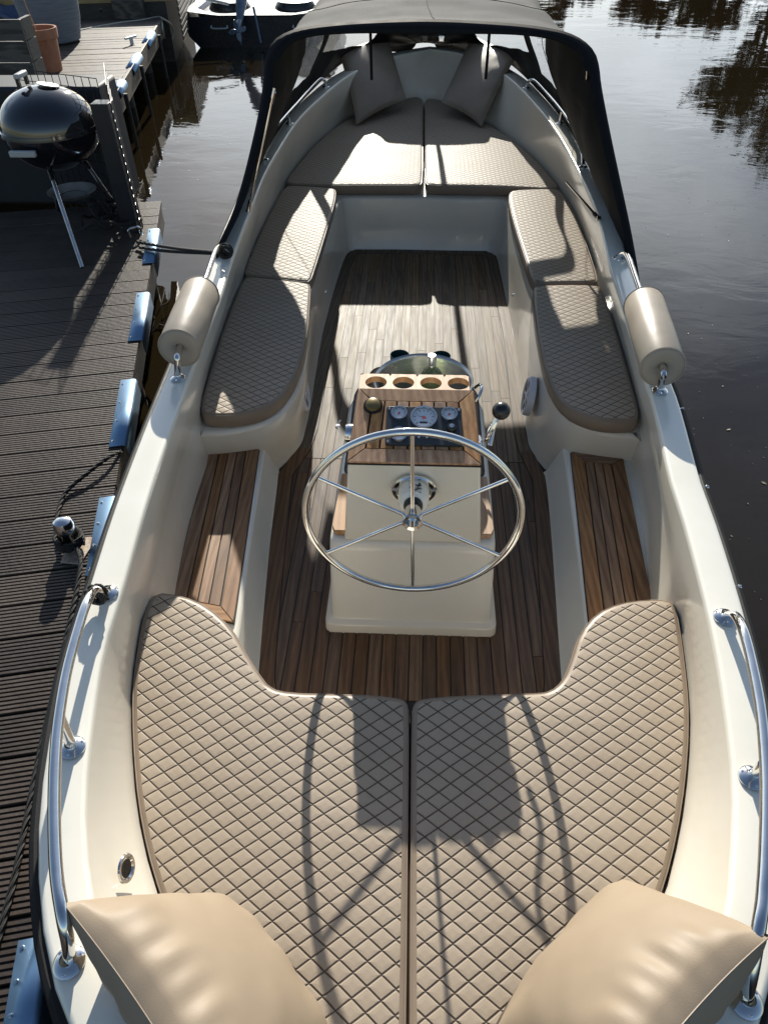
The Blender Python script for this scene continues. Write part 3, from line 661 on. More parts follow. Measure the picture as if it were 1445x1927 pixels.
fab=mottle(mat('charcoal canopy fabric',(.1,.1,.1),.85,Specular_IOR_Level=.12),(.040,.042,.042),(.056,.057,.055),7,(.8,.92),.0006,bscale=350); bsdf(fab).inputs['Sheen Weight'].default_value=.05; bsdf(fab).inputs['Sheen Roughness'].default_value=.5
lin=mottle(mat('black canopy lining',(.006,.006,.007),.7,Specular_IOR_Level=.2),(.004,.004,.005),(.008,.008,.009),9,(.6,.8),.001,bscale=20)
clear=mat('clear window film',(.9,.92,.93),.06,IOR=1.25,Transmission_Weight=1.0); 
cn=N(clear,'ShaderNodeTexNoise',Scale=5,Detail=4,Distortion=1.5); cb=N(clear,'ShaderNodeBump',Strength=.6,Distance=.01); ctc=N(clear,'ShaderNodeTexCoord'); cmp_=N(clear,'ShaderNodeMapping'); cmp_.inputs['Scale'].default_value=(2,2,.6); L(clear,ctc.outputs['Object'],cmp_.inputs[0]); L(clear,cmp_.outputs[0],cn.inputs['Vector']); L(clear,cn.outputs[0],cb.inputs['Height']); L(clear,cb.outputs[0],bsdf(clear).inputs['Normal'])
bsdf(clear).inputs['Roughness'].default_value=.18
# thin film lets direct light through: mix with transparent
tr=N(clear,'ShaderNodeBsdfTransparent'); mxs=N(clear,'ShaderNodeMixShader'); mxs.inputs[0].default_value=.80
tr.inputs[0].default_value=(.93,.94,.94,1)
gl=N(clear,'ShaderNodeBsdfGlossy'); gl.inputs['Roughness'].default_value=.12; L(clear,cb.outputs[0],gl.inputs['Normal'])
df=N(clear,'ShaderNodeBsdfTranslucent'); df.inputs[0].default_value=(.7,.72,.74,1)
mx2=N(clear,'ShaderNodeMixShader'); mx2.inputs[0].default_value=.35; L(clear,gl.outputs[0],mx2.inputs[1]); L(clear,df.outputs[0],mx2.inputs[2])
L(clear,mx2.outputs[0],mxs.inputs[1]); L(clear,tr.outputs[0],mxs.inputs[2])
L(clear,mxs.outputs[0],clear.node_tree.nodes['Material Output'].inputs['Surface'])
# window mask in (row i, station j): side windows and front windows
def iswin(i,j):
    a=min(i,NT-i)/NT; st=j/(NS-1)*6   # a: height along the arch, st: station along the hood
    if 1.4<=st<=2.95: return .058<=a<=(.27 if st<2.0 else .33)
    if 3.12<=st<=4.3: return .11<=a<=.485
    return False
mh=MB(); mwL=[]
fabf=[];winf=[]
vs=[rows[i][j] for i in range(NT+1) for j in range(NS)]
for i in range(NT):
    for j in range(NS-1):
        f=(i*NS+j,i*NS+j+1,(i+1)*NS+j+1,(i+1)*NS+j); (winf if iswin(i+.5,j+.5) else fabf).append(f)
mh.add(vs,fabf); hood=mh.build('canopy',[fab],boat,sharp=70)
ml=MB(); ml.add([p+(V(0,p.y,.5)-p).normalized()*.008 for p in vs],fabf); ml.build('canopy_lining',lin,hood,sharp=70)
HOOD=hood
mw=MB(); mw.add(vs,winf); wo_=mw.build('canopy_window',clear,hood,sharp=80)
# rear valance band hanging from the hoop, hoop tube and seam
m=MB(); a=S0; off=V(0,-.012,0)
ctr=sum(S0,V(0,0,0))/len(S0)
b=[p+(ctr-p).normalized()*.0+V(0,.0,-.055 if min(i,NT-i)>26 else -.015) + V(0,.02,0) for i,p in enumerate(S0)]
b=[]
for i,p in enumerate(S0):
    t=min(i,NT-i)/NT
    inw=(V(0,ctr.y,ctr.z)-p).normalized(); k=.075 if t>.28 else .05
    b.append(p+inw*k+V(0,.0,0))
m.loft([[p+V(0,-.008,.004) for p in S0],[x.lerp(y,.5)+V(0,-.016,0) for x,y in zip(S0,b)],[p+V(0,-.006,0) for p in b]]); va=m.build('valance',lin,hood,sharp=60)
va.modifiers.new('t','SOLIDIFY').thickness=.004
m=MB(); m.tube([x.lerp(y,.5)+V(0,.012,0) for x,y in zip(S0,b)],.012,10); m.build('hoop',chrome,hood)
m=MB(); m.tube([rows[NT//2][j]+V(0,0,.002) for j in range(NS)],.003,6); m.build('seam',fab,hood)
for j_ in (int((NS-1)*1/6),int((NS-1)*2/6),int((NS-1)*3/6)):
    m=MB(); m.tube([rows[i][j_]+(rows[i][j_]-V(0,rows[i][j_].y,.6)).normalized()*.001 for i in range(4,NT-3)],.0022,6); m.build('cross_seam',lin,hood)
def strut(a,b,r=.007,name='strut'):
    m=MB(); m.tube([a,b],r,10); d=(b-a).normalized()
    m.tube([a-d*.02,a+d*.05],r*1.7,10); m.lathe([(0,.012),(.012,.01),(.014,-.01),(0,-.012)],a-d*.02,(1,0,0),12); return m.build(name,chrome,hood)
strut(P(468,393,zg(3.5)+.02),PL(501,160,hp0,hn)+V(.05,-.05,0)); strut(P(498,262,zg(4.6)+.1),PL(501,170,hp0,hn)+V(.05,-.03,0))
strut(P(1096,262,zg(4.6)+.1),PL(1120,130,hp0,hn)+V(-.04,0,0)); strut(P(1124,408,zg(3.4)+.02),P(1066,342,zg(3.4)+.03))
# hanging straps and buckles under the hoop
for u,v0,v1 in((697,60,88),(921,58,95)):
    m=MB(); a_=PL(u,v0,hp0,hn); b_=a_+V(0,.02,-.22); m.tube([a_,b_],.008,6); m.build('strap',lin,hood)
for u in(800,831):
    m=MB(); a_=PL(u,58,hp0,hn)+V(0,-.01,-.03); m.box(a_,(.03,.01,.03)); m.build('buckle',chrome if u>810 else blackp,hood,bevel=.004)

# ---------------- seat cushions ----------------
def cushion(name,px,label,zt=.45,th=.075,ch=2,mirror=None,group='quilted seat cushions of the boat'):
    out=[P(u,v,zt) for u,v in px]; out=chaikin(out,True,ch); L_=sum((out[i]-out[i-1]).length for i in range(len(out)))
    out=resample(out,int(L_/.012),True); out=[p for p in out]
    def off(d): return shrink_s(out,d)
    def shrink_s(l,d):
        q=shrink(l,d)
        return q
    rs=[]; r=.016
    rs.append([Vector((p.x,p.y,zt-th)) for p in off(.012)]); rs.append([Vector((p.x,p.y,zt-th+.012)) for p in off(.001)]); rs.append([Vector((p.x,p.y,zt-th*.45)) for p in off(-.003)]); rs.append([Vector((p.x,p.y,zt-.018)) for p in off(0)])
    for q in(.34,.67,1): th_=q*math.pi/2; rs.append([Vector((p.x,p.y,zt-.016+r*math.sin(th_))) for p in off(r*(1-math.cos(th_)))])
    o=empty(name,sum(out,V(0,0,0))/len(out)-V(0,0,th)); tag(o,label,'cushion',group)
    top=MB(); inn=[Vector((p.x,p.y,zt+.002)) for p in off(.03)]; top.loft([rs[-1],inn],True); t=tessellate_polygon([inn]); top.add(inn,[tuple(x) for x in t],0)
    top.build('quilted_top',lq,o,sharp=60)
    sd_=MB(); sd_.loft(rs,True); t=tessellate_polygon([rs[0]]); sd_.add(rs[0],[tuple(x) for x in t]); sd_.build('side_band',lp,o,sharp=60)
    pp=MB(); pp.tube([Vector((p.x,p.y,zt-.007)) for p in off(.003)],.0026,6,True); pp.build('piping',lp,o)
    return o
cushion('seat_cushion',[(290,1112),(270,1150),(257,1220),(248,1290),(247,1340),(250,1420),(258,1510),(275,1600),(300,1685),(335,1775),(380,1870),(440,1985),(762,2010),(765,1920),(768,1600),(770,1345),(766,1318),(750,1312),(700,1306),(640,1304),(545,1302),(508,1293),(485,1262),(465,1230),(437,1180),(392,1140),(345,1119)],'large quilted stern cushion on the left, behind the steering wheel, beside the left pillow',ch=1)
cushion('seat_cushion',[(1215,1126),(1258,1127),(1274,1140),(1284,1200),(1295,1290),(1298,1345),(1296,1420),(1285,1520),(1265,1620),(1240,1700),(1205,1780),(1150,1880),(1080,1990),(772,2012),(770,1920),(772,1600),(774,1345),(778,1322),(792,1313),(870,1307),(1000,1303),(1035,1300),(1060,1278),(1075,1240),(1090,1190),(1122,1152),(1165,1133)],'large quilted stern cushion on the right, half under the console shadow',ch=1)
cushion('seat_cushion',[(459,521),(470,519),(520,524),(578,531),(585,536),(584,560),(580,620),(570,670),(552,715),(528,748),(490,771),(440,781),(395,781),(378,777),(379,755),(390,715),(412,640),(438,570)],'rounded left side cushion with a sunlit wedge, beside the left rail roll',ch=1)
cushion('seat_cushion',[(1003,541),(1010,536),(1060,534),(1120,535),(1131,539),(1140,560),(1158,615),(1180,690),(1198,755),(1203,780),(1196,791),(1150,792),(1105,784),(1062,762),(1038,728),(1024,690),(1012,630),(1005,580)],'fully shaded right side cushion with rounded end, next to the roll on the right rail',ch=1)
cushion('seat_cushion',[(536,348),(560,348),(625,352),(633,357),(630,380),(612,440),(592,505),(584,528),(570,529),(520,522),(466,517),(459,512),(475,470),(495,425),(515,385)],'short left side cushion between the bow cushion and the rounded left one',ch=1)
cushion('seat_cushion',[(957,362),(966,356),(1020,354),(1052,354),(1064,368),(1082,400),(1105,458),(1126,522),(1120,530),(1060,530),(1012,532),(1002,526),(992,498),(970,430),(958,385)],'short right side cushion with a diagonal shadow band, in front of the bow cushion',ch=1)
cushion('seat_cushion',[(537,345),(545,328),(565,303),(600,262),(650,224),(690,205),(740,190),(770,182),(788,181),(796,186),(796,250),(795.5,340),(790,347),(730,347),(650,347),(600,347)],'left half of the bow seat cushion under the hood',zt=.452,ch=1)
cushion('seat_cushion',[(799,340),(799,250),(799,187),(808,183),(835,188),(880,214),(940,243),(1000,290),(1038,333),(1053,352),(1030,354),(960,350),(900,348),(806,347)],'right half of the bow seat cushion under the hood',zt=.452,ch=1)
# ---------------- pillows ----------------
def pillow(c,thick,mt,label,creases=6,seed=1,group='scatter pillows on the seats'):
    """c: corners TL,TR,BR,BL seen from the front; a stuffed square with seam and pinched corners"""
    rnd=random.Random(seed); n=44; nrm=((c[1]-c[0]).cross(c[3]-c[0])).normalized()
    o=empty('pillow',sum(c,V(0,0,0))/4); tag(o,label,'pillow',group)
    ph=[rnd.uniform(0,6.28) for _ in range(12)]
    def pt(i,j,s):
        a=i/n*2-1; b=j/n*2-1
        # edges bow inwards
        a2=a*(1-.07*(1-b*b)); b2=b*(1-.07*(1-a*a))
        p=c[0]*(1-a2)*(1-b2)/4+c[1]*(1+a2)*(1-b2)/4+c[2]*(1+a2)*(1+b2)/4+c[3]*(1-a2)*(1+b2)/4
        f=max(0,(1-a*a))**.42*max(0,(1-b*b))**.42
        e=min(1-abs(a),1-abs(b)); 
        cr=math.sin(a*11+ph[0]+math.sin(b*3+ph[1]))*(1-abs(a))*max(0,abs(b)-.35)*.5+math.sin(b*12+ph[2]+math.sin(a*4+ph[3]))*max(0,abs(a)-.35)*(1-abs(b))*.5
        cr+=.9*math.sin((a+b)*7+ph[4])*max(0,abs(a*b)-.15)+.8*math.sin(a*23+b*3+ph[5])*max(0,-b-.5)*(1-a*a)
        return p+nrm*s*(f*thick+cr*.075*min(1,e*4)*thick*2)
    for s,nm in((1,'front_panel'),(-1,'back_panel')):
        m=MB(); m.loft([[pt(i,j,s) for i in range(n+1)] for j in range(n+1)]); m.build(nm,mt,o,sharp=80)
    ed=[pt(i,0,0) for i in range(n)]+[pt(n,j,0) for j in range(n)]+[pt(n-i,n,0) for i in range(n)]+[pt(0,n-j,0) for j in range(n)]
    m=MB(); m.tube(ed,.0016,6,True); m.build('seam',lp,o)
    return o
pillow([P(118,1700,.87),P(400,2120,.87),P(640,1990,.50),P(425,1690,.50)],.095,lt,'tan leather pillow leaning in the stern corner on the left rail side',seed=3)
pillow([P(1190,2050,.87),P(1450,1762,.87),P(1175,1655,.50),P(905,1985,.50)],.095,lt,'tan leather pillow leaning in the stern corner on the right rail side',seed=5)
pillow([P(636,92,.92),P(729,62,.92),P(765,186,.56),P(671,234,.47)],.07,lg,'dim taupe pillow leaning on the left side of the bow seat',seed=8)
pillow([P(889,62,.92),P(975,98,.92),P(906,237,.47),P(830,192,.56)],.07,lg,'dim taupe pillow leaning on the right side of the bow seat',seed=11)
# backrest rolls around the side rails
for s,a,b,lab in((-1,(378,552,.832),(337,656,.832),'taupe backrest roll on the left gunwale rail beside the jetty'),(1,(1211,572,.832),(1247,692,.832),'taupe backrest roll on the right gunwale rail above open water')):
    A,B=P(*a),P(*b); d=(B-A); Lr=d.length; o=empty('backrest_roll',(A+B)/2); tag(o,lab,'bolster','padded rolls on the side rails')
    m=MB(); r=.081
    m.lathe([(.014,.012),(.03,.002),(.055,-.002),(r-.012,0),(r-.003,.004),(r,.012),(r,Lr*.3),(r+.001,Lr*.5),(r,Lr-.012),(r-.003,Lr-.004),(r-.012,Lr),(.055,Lr+.002),(.03,Lr-.002),(.014,Lr-.014)],A,d,48); m.build('roll_cover',lroll,o,sharp=50)
    for h_ in(.006,Lr-.006):
        m=MB(); x_=d.normalized().orthogonal().normalized(); y_=d.normalized().cross(x_); m.tube([A+d.normalized()*h_+(r-.001)*(math.cos(t*math.pi/20)*x_+math.sin(t*math.pi/20)*y_) for t in range(40)],.0035,6,True); m.build('piping',lroll,o)
# ---------------- bucket, bottle, cups ----------------
steel=mottle(mat('brushed steel',(.45,.45,.44),.3,1),(.38,.38,.37),(.52,.52,.5),8,(.25,.4),stretch=(1,1,12))
bc=V(.028,2.425,.456); bk=empty('ice_bucket',bc); tag(bk,'round steel ice bucket standing on the engine box behind the console','bucket')
m=MB(); m.lathe([(0,0),(.135,0),(.142,.006),(.190,.24),(.196,.246),(.198,.250),(.194,.254),(.188,.25),(.184,.24),(.138,.012),(0,.010)],bc,(0,0,1),56); m.build('bucket_body',steel,bk)
for s in(-1,1):
    m=MB(); c=bc+V(s*.195,-.03,.225); m.tube([c+V(s*(.012+.022*math.sin(t*math.pi/12)),(.045*math.cos(t*math.pi/12)),-.02+.035*math.sin(t*math.pi/12)) for t in range(13)],.006,8); m.build('bucket_handle',chrome,bk)
gls=mat('bottle glass',(.72,.80,.42),.02,Transmission_Weight=.92,IOR=1.45); 
b0=V(.060,2.47,.462); bt=empty('wine_bottle',b0); tag(bt,'clear green wine bottle with silver screw cap standing in the steel bucket','bottle')
m=MB(); m.lathe([(0,0),(.036,0),(.042,.006),(.042,.235),(.040,.250),(.028,.266),(.0165,.276),(.0145,.30)],b0,(0,0,1),32); m.build('bottle_body',gls,bt)
m=MB(); m.lathe([(.0158,.282),(.0162,.284),(.0155,.286),(.0162,.288),(.0165,.325),(.0155,.328),(0,.329)],b0,(0,0,1),28); m.build('screw_cap',mat('silver foil',(.75,.75,.73),.25,.8),bt)
m=MB(); m.lathe([(.0425,.05),(.0427,.052),(.0427,.14),(.0425,.142)],b0,(0,0,1),28); m.build('bottle_label',mat('pale paper label',(.6,.62,.42),.6),bt)
grn=mottle(mat('dark green glass',(.01,.05,.045),.08),(.010,.060,.055),(.02,.085,.08),8,(.05,.12)); bsdf(grn).inputs['Coat Weight'].default_value=.6
for (u,v),lab in (((752,668),'dark green cup behind the ice bucket, left of the bottle'),((830,670),'dark green cup behind the ice bucket, half hidden by the bottle cap')):
    c=P(u,v,.565); c.z=.456; m=MB(); m.lathe([(0,.004),(.036,.004),(.034,0),(.040,.004),(.044,.06),(.043,.112),(.0405,.114),(.040,.108),(.040,.02),(0,.012)],c,(0,0,1),32); o=m.build('cup',grn,origin=c); tag(o,lab,'cup','green cups behind the bucket')

# ---------------- jetty ----------------
def vary(m,amt):
    """tone differs from board to board"""
    b=bsdf(m).inputs['Base Color']; src=b.links[0].from_socket; at=N(m,'ShaderNodeAttribute',attribute_name='rnd'); hs=N(m,'ShaderNodeHueSaturation'); L(m,src,hs.inputs['Color'])
    sp=N(m,'ShaderNodeSeparateColor'); L(m,at.outputs['Color'],sp.inputs[0]); L(m,math_(m,'ADD',math_(m,'MULTIPLY',sp.outputs[1],amt),1-amt/2),hs.inputs['Value']); L(m,hs.outputs[0],b)

DZ=.35; D0=P(193,1060,DZ); D1=P(293,440,DZ); e=(D1-D0); e.z=0; LD=e.length; e.normalize(); pl_=V(-e.y,e.x,0)  # pl_: inwards (left)
DE=e; 
comp=mottle(mat('ribbed composite decking',(.045,.036,.031),.55),(.030,.020,.014),(.064,.045,.033),5,(.42,.7),.0016,stretch=(1,1,1),bscale=55)
vary(comp,.55); dk=empty('jetty',D0); tag(dk,'dark ribbed jetty with steel bumper plates along its edge, left of the boat','jetty')
m=MB(); bw=.148; k0=-16; k1=int(LD/bw)+5
for k in range(k0,k1):
    prof=[]; ng=9; x=.003
    span=(bw-.007)/ng; dzz=random.uniform(-.0012,.0012); jut=random.uniform(0,.008)
    for g_ in range(ng):
        a=x+g_*span; prof+= [(a,-.006),(a+span*.10,0),(a+span*.66,0),(a+span*.76,-.006)]
    prof=[(x,-.03)]+prof+[(x+ng*span,-.006),(x+ng*span,-.03)]
    s0=k*bw
    ra=[D0+e*(s0+q[0])+V(0,0,q[1]+dzz)-pl_*jut*.3 for q in prof]; rb=[p+pl_*(3.4) for p in ra]
    m.loft([ra,rb]); m.add(ra,[tuple(range(len(ra)))])
m.build('decking',comp,dk,smooth=False)
sub=mottle(mat('wet dark timber',(.03,.024,.018),.7),(.018,.015,.011),(.05,.042,.03),6,(.5,.8),.003,stretch=(1,1,4))
m=MB()
def dbox(s0,s1,q0,q1,z0,z1,mb,mi=0):
    pts=[D0+e*s0+pl_*q0,D0+e*s1+pl_*q0,D0+e*s1+pl_*q1,D0+e*s0+pl_*q1]; pts=[Vector((p.x,p.y,z0)) for p in pts]; mb.prism(pts,V(0,0,z1-z0),mi)
dbox(k0*bw,k1*bw,.01,.06,DZ-.17,DZ-.031,m)
dbox(k0*bw,k1*bw,.5,.56,DZ-.17,DZ-.031,m); m.build('edge_beam',T_old,dk,bevel=.003)
for s_ in(-1.3,.2,1.7,3.0):
    m=MB(); c=D0+e*s_+pl_*.14; m.tube([V(c.x,c.y,-1.2),V(c.x,c.y,DZ-.035)],.08,14); m.build('pile',sub,dk)
def bumper(pa,pb,par,org,dirr,inw,z,wd=.052,rad=.013):
    A=P(*pa,z); B=P(*pb,z); s0=(A-org).dot(dirr); s1=(B-org).dot(dirr); s0,s1=min(s0,s1),max(s0,s1); m=MB()
    prof=[(wd,.004),(.0,.005),(-.008,.004)]+[(-.008-rad*math.sin(t*math.pi/10)*1.0,.004-rad*(1-math.cos(t*math.pi/10))) for t in range(1,8)]+[(-.02,-.085)]
    ra=[org+dirr*s0+inw*a+V(0,0,b_) for a,b_ in prof]; rb=[org+dirr*s1+inw*a+V(0,0,b_) for a,b_ in prof]
    for l in(ra,rb):
        for p in l: p.z=p.z-org.z+z
    m.loft([ra,rb]); o=m.build('bumper_plate',galv,par,sharp=25); so=o.modifiers.new('t','SOLIDIFY'); so.thickness=.004; so.offset=1
    for f in(.07,.36,.64,.93): b2=MB(); b2.lathe([(0,.005),(.004,.004),(.006,0)],(ra[0].lerp(rb[0],f)-inw*.012+V(0,0,.004)),(0,0,1),10); b2.build('bolt',chrome,o)
    return o
for pa,pb in(((286,432),(272,497)),((262,553),(248,643)),((235,717),(215,842)),((199,938),(172,1085)),((52,1770),(25,2000))): bumper(pa,pb,dk,D0,e,pl_,DZ)
# bollard with rope
bc=P(138,1035,DZ); bo=empty('mooring_bollard',bc); tag(bo,'chrome capped mooring bollard wrapped in black rope on the jetty edge','bollard')
ba=(P(133,995,DZ+.14)-bc).normalized(); ba=V(0,.05,1).normalized()
m=MB(); m.lathe([(.03,0),(.028,.06),(.026,.085),(.034,.10),(.036,.125),(.031,.143),(.018,.152),(0,.154)],bc,ba,28); m.build('post',chrome,bo)
rust=mottle(mat('rusty plate',(.4,.3,.2),.7,.3),(.25,.12,.06),(.55,.5,.42),30,(.5,.8),.001)
m=MB(); m.prism([bc+V(x,y,.001) for x,y in((-.02,-.07),(.055,-.075),(.07,.055),(.045,.065),(-.03,.05))],V(0,0,.006)); m.build('base_plate',rust,bo,bevel=.002)
ropem=mat('black braided rope',(.012,.012,.012),.75)
wv=N(ropem,'ShaderNodeTexWave',Scale=60,Distortion=1); tcr=N(ropem,'ShaderNodeTexCoord'); L(ropem,tcr.outputs['Object'],wv.inputs['Vector']); rc=ramp(ropem,wv.outputs[0],[(.2,(.006,.006,.006)),(.9,(.045,.043,.04))]); L(ropem,rc,bsdf(ropem).inputs['Base Color'])
bpr=N(ropem,'ShaderNodeBump',Distance=.002); L(ropem,wv.outputs[0],bpr.inputs['Height']); L(ropem,bpr.outputs[0],bsdf(ropem).inputs['Normal'])
def rope(paths,r,label,name='rope',twist=True,mt=None):
    m=MB()
    for pa in paths:
        pts=catmull([Vector(p) for p in pa],8); Lr=sum((a-b).length for a,b in zip(pts,pts[1:])); pts=resample(pts,max(8,int(Lr/(r*1.1))))
        if twist:
            for k in range(3):
                q=[];
                for i,p in enumerate(pts):
                    t=(pts[min(i+1,len(pts)-1)]-pts[max(i-1,0)]).normalized(); u_=t.orthogonal().normalized(); u_=(V(0,0,1)-t*t.z).normalized() if abs(t.z)<.95 else u_; w2=t.cross(u_); a=i*.55+k*2.094
                    q.append(p+(math.cos(a)*u_+math.sin(a)*w2)*r*.5)
                m.tube(q,r*.56,6)
        else: m.tube(pts,r,8)
    o=m.build(name,mt or ropem,sharp=80); 
    return tag(o,label,'rope')
coil=[bc+ba*(.03+.012*(i/12))+V(.045*math.cos(i*.52),.045*math.sin(i*.52),0) for i in range(46)]
fl=P(190,1122,.80)
rope([[P(228,850,DZ+.0),P(205,860,DZ+.03),P(165,890,DZ+.03),P(125,925,DZ+.015),P(110,960,DZ+.012),P(108,1000,DZ+.014),P(120,1018,DZ+.04)],coil,[bc+V(.03,-.02,.05),P(152,1060,DZ+.05),P(140,1130,DZ+.04),P(120,1220,DZ+.02),P(97,1320,DZ+.012),P(72,1430,DZ+.012),P(50,1540,DZ+.012),P(25,1660,DZ+.012),P(-10,1790,DZ+.012)]],.0085,'long black mooring line wrapped on the bollard and lying along the jetty')
cl=[P(185,1120,.77)+V(.022*math.cos(i*.6)+.0015*(i%9)-.01,.010*math.sin(i*.35),.024*math.sin(i*.6)) for i in range(40)]
rope([cl],.0095,'black rope knot tied round the front end of the left stern rail')
# ---------------- mesh panels, post, rail rope ----------------
pc=P(262,437,DZ); 
psm=mottle(mat('black steel post',(.012,.013,.018),.4),(.009,.01,.014),(.02,.02,.025),10,(.3,.5))
px_,py_=pc.x-.055,pc.y+.05
m=MB(); m.box((px_,py_,DZ+.40),(.10,.10,.80)); 
pz=1.13
m=MB(); m.box((px_,py_,(DZ+pz)/2),(.11,.11,pz-DZ)); o=m.build('fence_post',psm,origin=(px_,py_,DZ),bevel=.004); tag(o,'square black steel post at the jetty edge beside the mesh panel','post')
wire=mat('black coated wire',(.012,.012,.012),.3); 
def meshpanel(A,U,Wv,w_,h_,s_,label):
    m=MB(); nx=int(round(w_/s_)); nz=int(round(h_/s_))
    for i in range(nx+1): m.tube([A+U*(i*w_/nx),A+U*(i*w_/nx)+Wv*h_],.0028,6)
    for j in range(nz+1): m.tube([A+Wv*(j*h_/nz)+V(0,.004,0),A+Wv*(j*h_/nz)+U*w_+V(0,.004,0)],.0028,6)
    o=m.build('wire_mesh_panel',wire,origin=A); tag(o,label,'mesh panel','wire mesh fence panels')
A=V(px_-.02,py_+.06,DZ+.02); B=P(30,135,1.22); U=(V(B.x,B.y,0)-V(A.x,A.y,0)); wU=U.length; U.normalize()
meshpanel(A,U,V(0,0,1),min(wU,1.35),.87,.062,'black wire mesh panel standing behind the kettle grill')
glint=mat('bright wire',(.5,.5,.5),.2,1)
meshpanel(V(px_+.075,py_-.05,DZ-.02),V(-.345,.939,0).normalized(),V(0,0,1),.62,.90,.05,'black wire mesh panel along the water edge right of the black post')
# rope tangle at the post and mooring line to the boat
rng=random.Random(4); tang=[]
for k in range(7):
    c=P(215+rng.uniform(-25,20),415+rng.uniform(-15,25),DZ+.03); r_=rng.uniform(.06,.14)
    tang.append([c+V(r_*math.cos(t*.7+k)*rng.uniform(.8,1.15),r_*math.sin(t*.7+k)*rng.uniform(.8,1.15),.02+rng.uniform(0,.10)) for t in range(11)])
rope(tang,.011,'tangled heap of black rope at the foot of the black post')
rope([[P(258,455,DZ+.03),P(300,462,DZ+.06),P(345,468,.50),P(400,473,.66),P(424,473,.77)],[P(262,465,DZ+.03),P(305,471,DZ+.05),P(350,474,.50),P(404,476,.65),P(428,476,.76)],[P(424,473,.77)+V(.03*math.cos(i*.7),.014*math.sin(i*.4),.03*math.sin(i*.7)) for i in range(24)]],.010,'doubled black mooring rope stretched over the water from the post to the boat rail')
m=MB(); a_=P(246,446,DZ+.01); m.tube(catmull([a_,a_+V(.0,-.0,.05),a_+V(.06,.02,.06),a_+V(.07,.02,.01)],5),.009,10); o=m.build('tie_down_ring',chrome,origin=a_); tag(o,'small chrome hoop fixed on the jetty in front of the black post','fitting')
# ---------------- kettle grill ----------------
KC=V(-2.335,4.80,DZ); kt=empty('kettle_grill',KC); tag(kt,'black kettle barbecue on three aluminium legs standing on the shaded jetty','barbecue')
enam=mottle(mat('black enamel',(.008,.009,.012),.08),(.006,.007,.010),(.012,.012,.016),5,(.05,.1)); bsdf(enam).inputs['Coat Weight'].default_value=.8
rz=.63; KR=.292
m=MB(); m.lathe([(KR+.012,rz+.0),(KR+.010,rz+.022)]+[(KR*math.cos(t*math.pi/24),rz+.022+.215*math.sin(t*math.pi/24)) for t in range(0,13)],KC,(0,0,1),64); lid=m.build('lid',enam,kt)
m=MB(); m.lathe([(KR+.004,rz-.002)]+[(KR*math.cos(t*math.pi/24),rz-.002-.235*math.sin(t*math.pi/24)) for t in range(0,13)],KC,(0,0,1),64); bowl=m.build('bowl',enam,kt)
m=MB(); m.lathe([(KR+.004,rz+.002),(KR+.014,rz-.002),(KR+.013,rz+.006)],KC,(0,0,1),64); m.build('lid_rim',blackp,lid)
hm=mat('grey handle plastic',(.42,.43,.42),.45)
top=KC+V(0,0,rz+.237)
m=MB(); hc=top+V(-.075,-.02,.05); m.box(hc+V(0,0,.01),(.035,.13,.028)); m.build('lid_handle',hm,lid,bevel=.008)
for q in(-1,1): m=MB(); m.box(hc+V(0,q*.055,-.025),(.02,.02,.05)); m.build('handle_bracket',blackp,lid)
vd=mat('aluminium vent',(.62,.61,.55),.4,.7); vn=V(.18,.12,1).normalized(); vc=KC+V(.055,.02,rz+.236)
m=MB(); m.lathe([(0,.006),(.062,.004),(.066,0)],vc,vn,32); vo=m.build('vent_disc',vd,lid)
for k in range(4):
    m=MB(); t=k*1.5708+.5; cc=vc+V(.038*math.cos(t),.038*math.sin(t),0); cc-=vn*((cc-vc).dot(vn)); m.lathe([(0,.0075),(.011,.0073)],cc,vn,14); m.build('vent_hole',blackp,lid)
m=MB(); bq=[]
badge=mat('badge dark red',(.10,.02,.02),.3); bdg=mat('badge edge',(.35,.36,.32),.35,.5)
def lidpt(az,el,h=0): 
    cz=math.cos(el); return KC+V((KR+h)*cz*math.sin(az),-(KR+h)*cz*math.cos(az),rz+.022+(.215+h)*math.sin(el))
for (da,mi,hh_) in ((1.0,1,.002),(.86,0,.0035)):
    g_=[[lidpt(R_(-100)+x*.34*da*1.0,R_(58)+y*.17*da,hh_) for x in(-1,-.5,0,.5,1)] for y in(-1,-.3,.3,1)]; m.loft(g_,m=mi)
m.build('badge',[badge,bdg],lid,merge=False)
m=MB(); fr=KC+V(-.06,-(KR+.03),rz-.055); m.box(fr,(.16,.03,.035)); m.build('bowl_handle',hm,bowl,bevel=.006)
legm=mottle(mat('aluminium leg',(.55,.57,.6),.3,1),(.45,.47,.5),(.62,.64,.66),20,(.25,.4))
for foot,tp in ((P(155,503,DZ+.0),KC+V(-.02,-.14,rz-.20)),(P(222,392,DZ+.06),KC+V(.15,.02,rz-.20)),(V(-2.62,5.12,DZ),KC+V(-.12,.12,rz-.2))):
    m=MB(); m.tube([tp+(foot-tp)*-.1,foot],.0125,14); lg_=m.build('leg',legm,kt); m=MB(); m.tube([tp+(foot-tp)*-.12,tp+(foot-tp)*.12],.0155,14); m.build('leg_socket',blackp,lg_)
for s_ in(.0,.0):
    pass
m=MB(); wc=P(222,392,DZ+.07); m.lathe([(0,-.012),(.05,-.012),(.065,-.02),(.068,0),(.065,.02),(.05,.012),(0,.012)],wc,(1,.3,0),28); m.build('wheel',blackp,kt)
m=MB(); ac=P(137,364,DZ+.235); m.lathe([(0,-.03),(.06,-.026),(.12,-.006),(.155,.02),(.158,.024),(.15,.022),(.115,.0),(.05,-.018),(0,-.022)],ac,(0,0,1),48); m.build('ash_pan',mottle(mat('ash pan aluminium',(.5,.49,.45),.35,.8),(.36,.35,.31),(.58,.57,.53),9,(.3,.5)),kt)
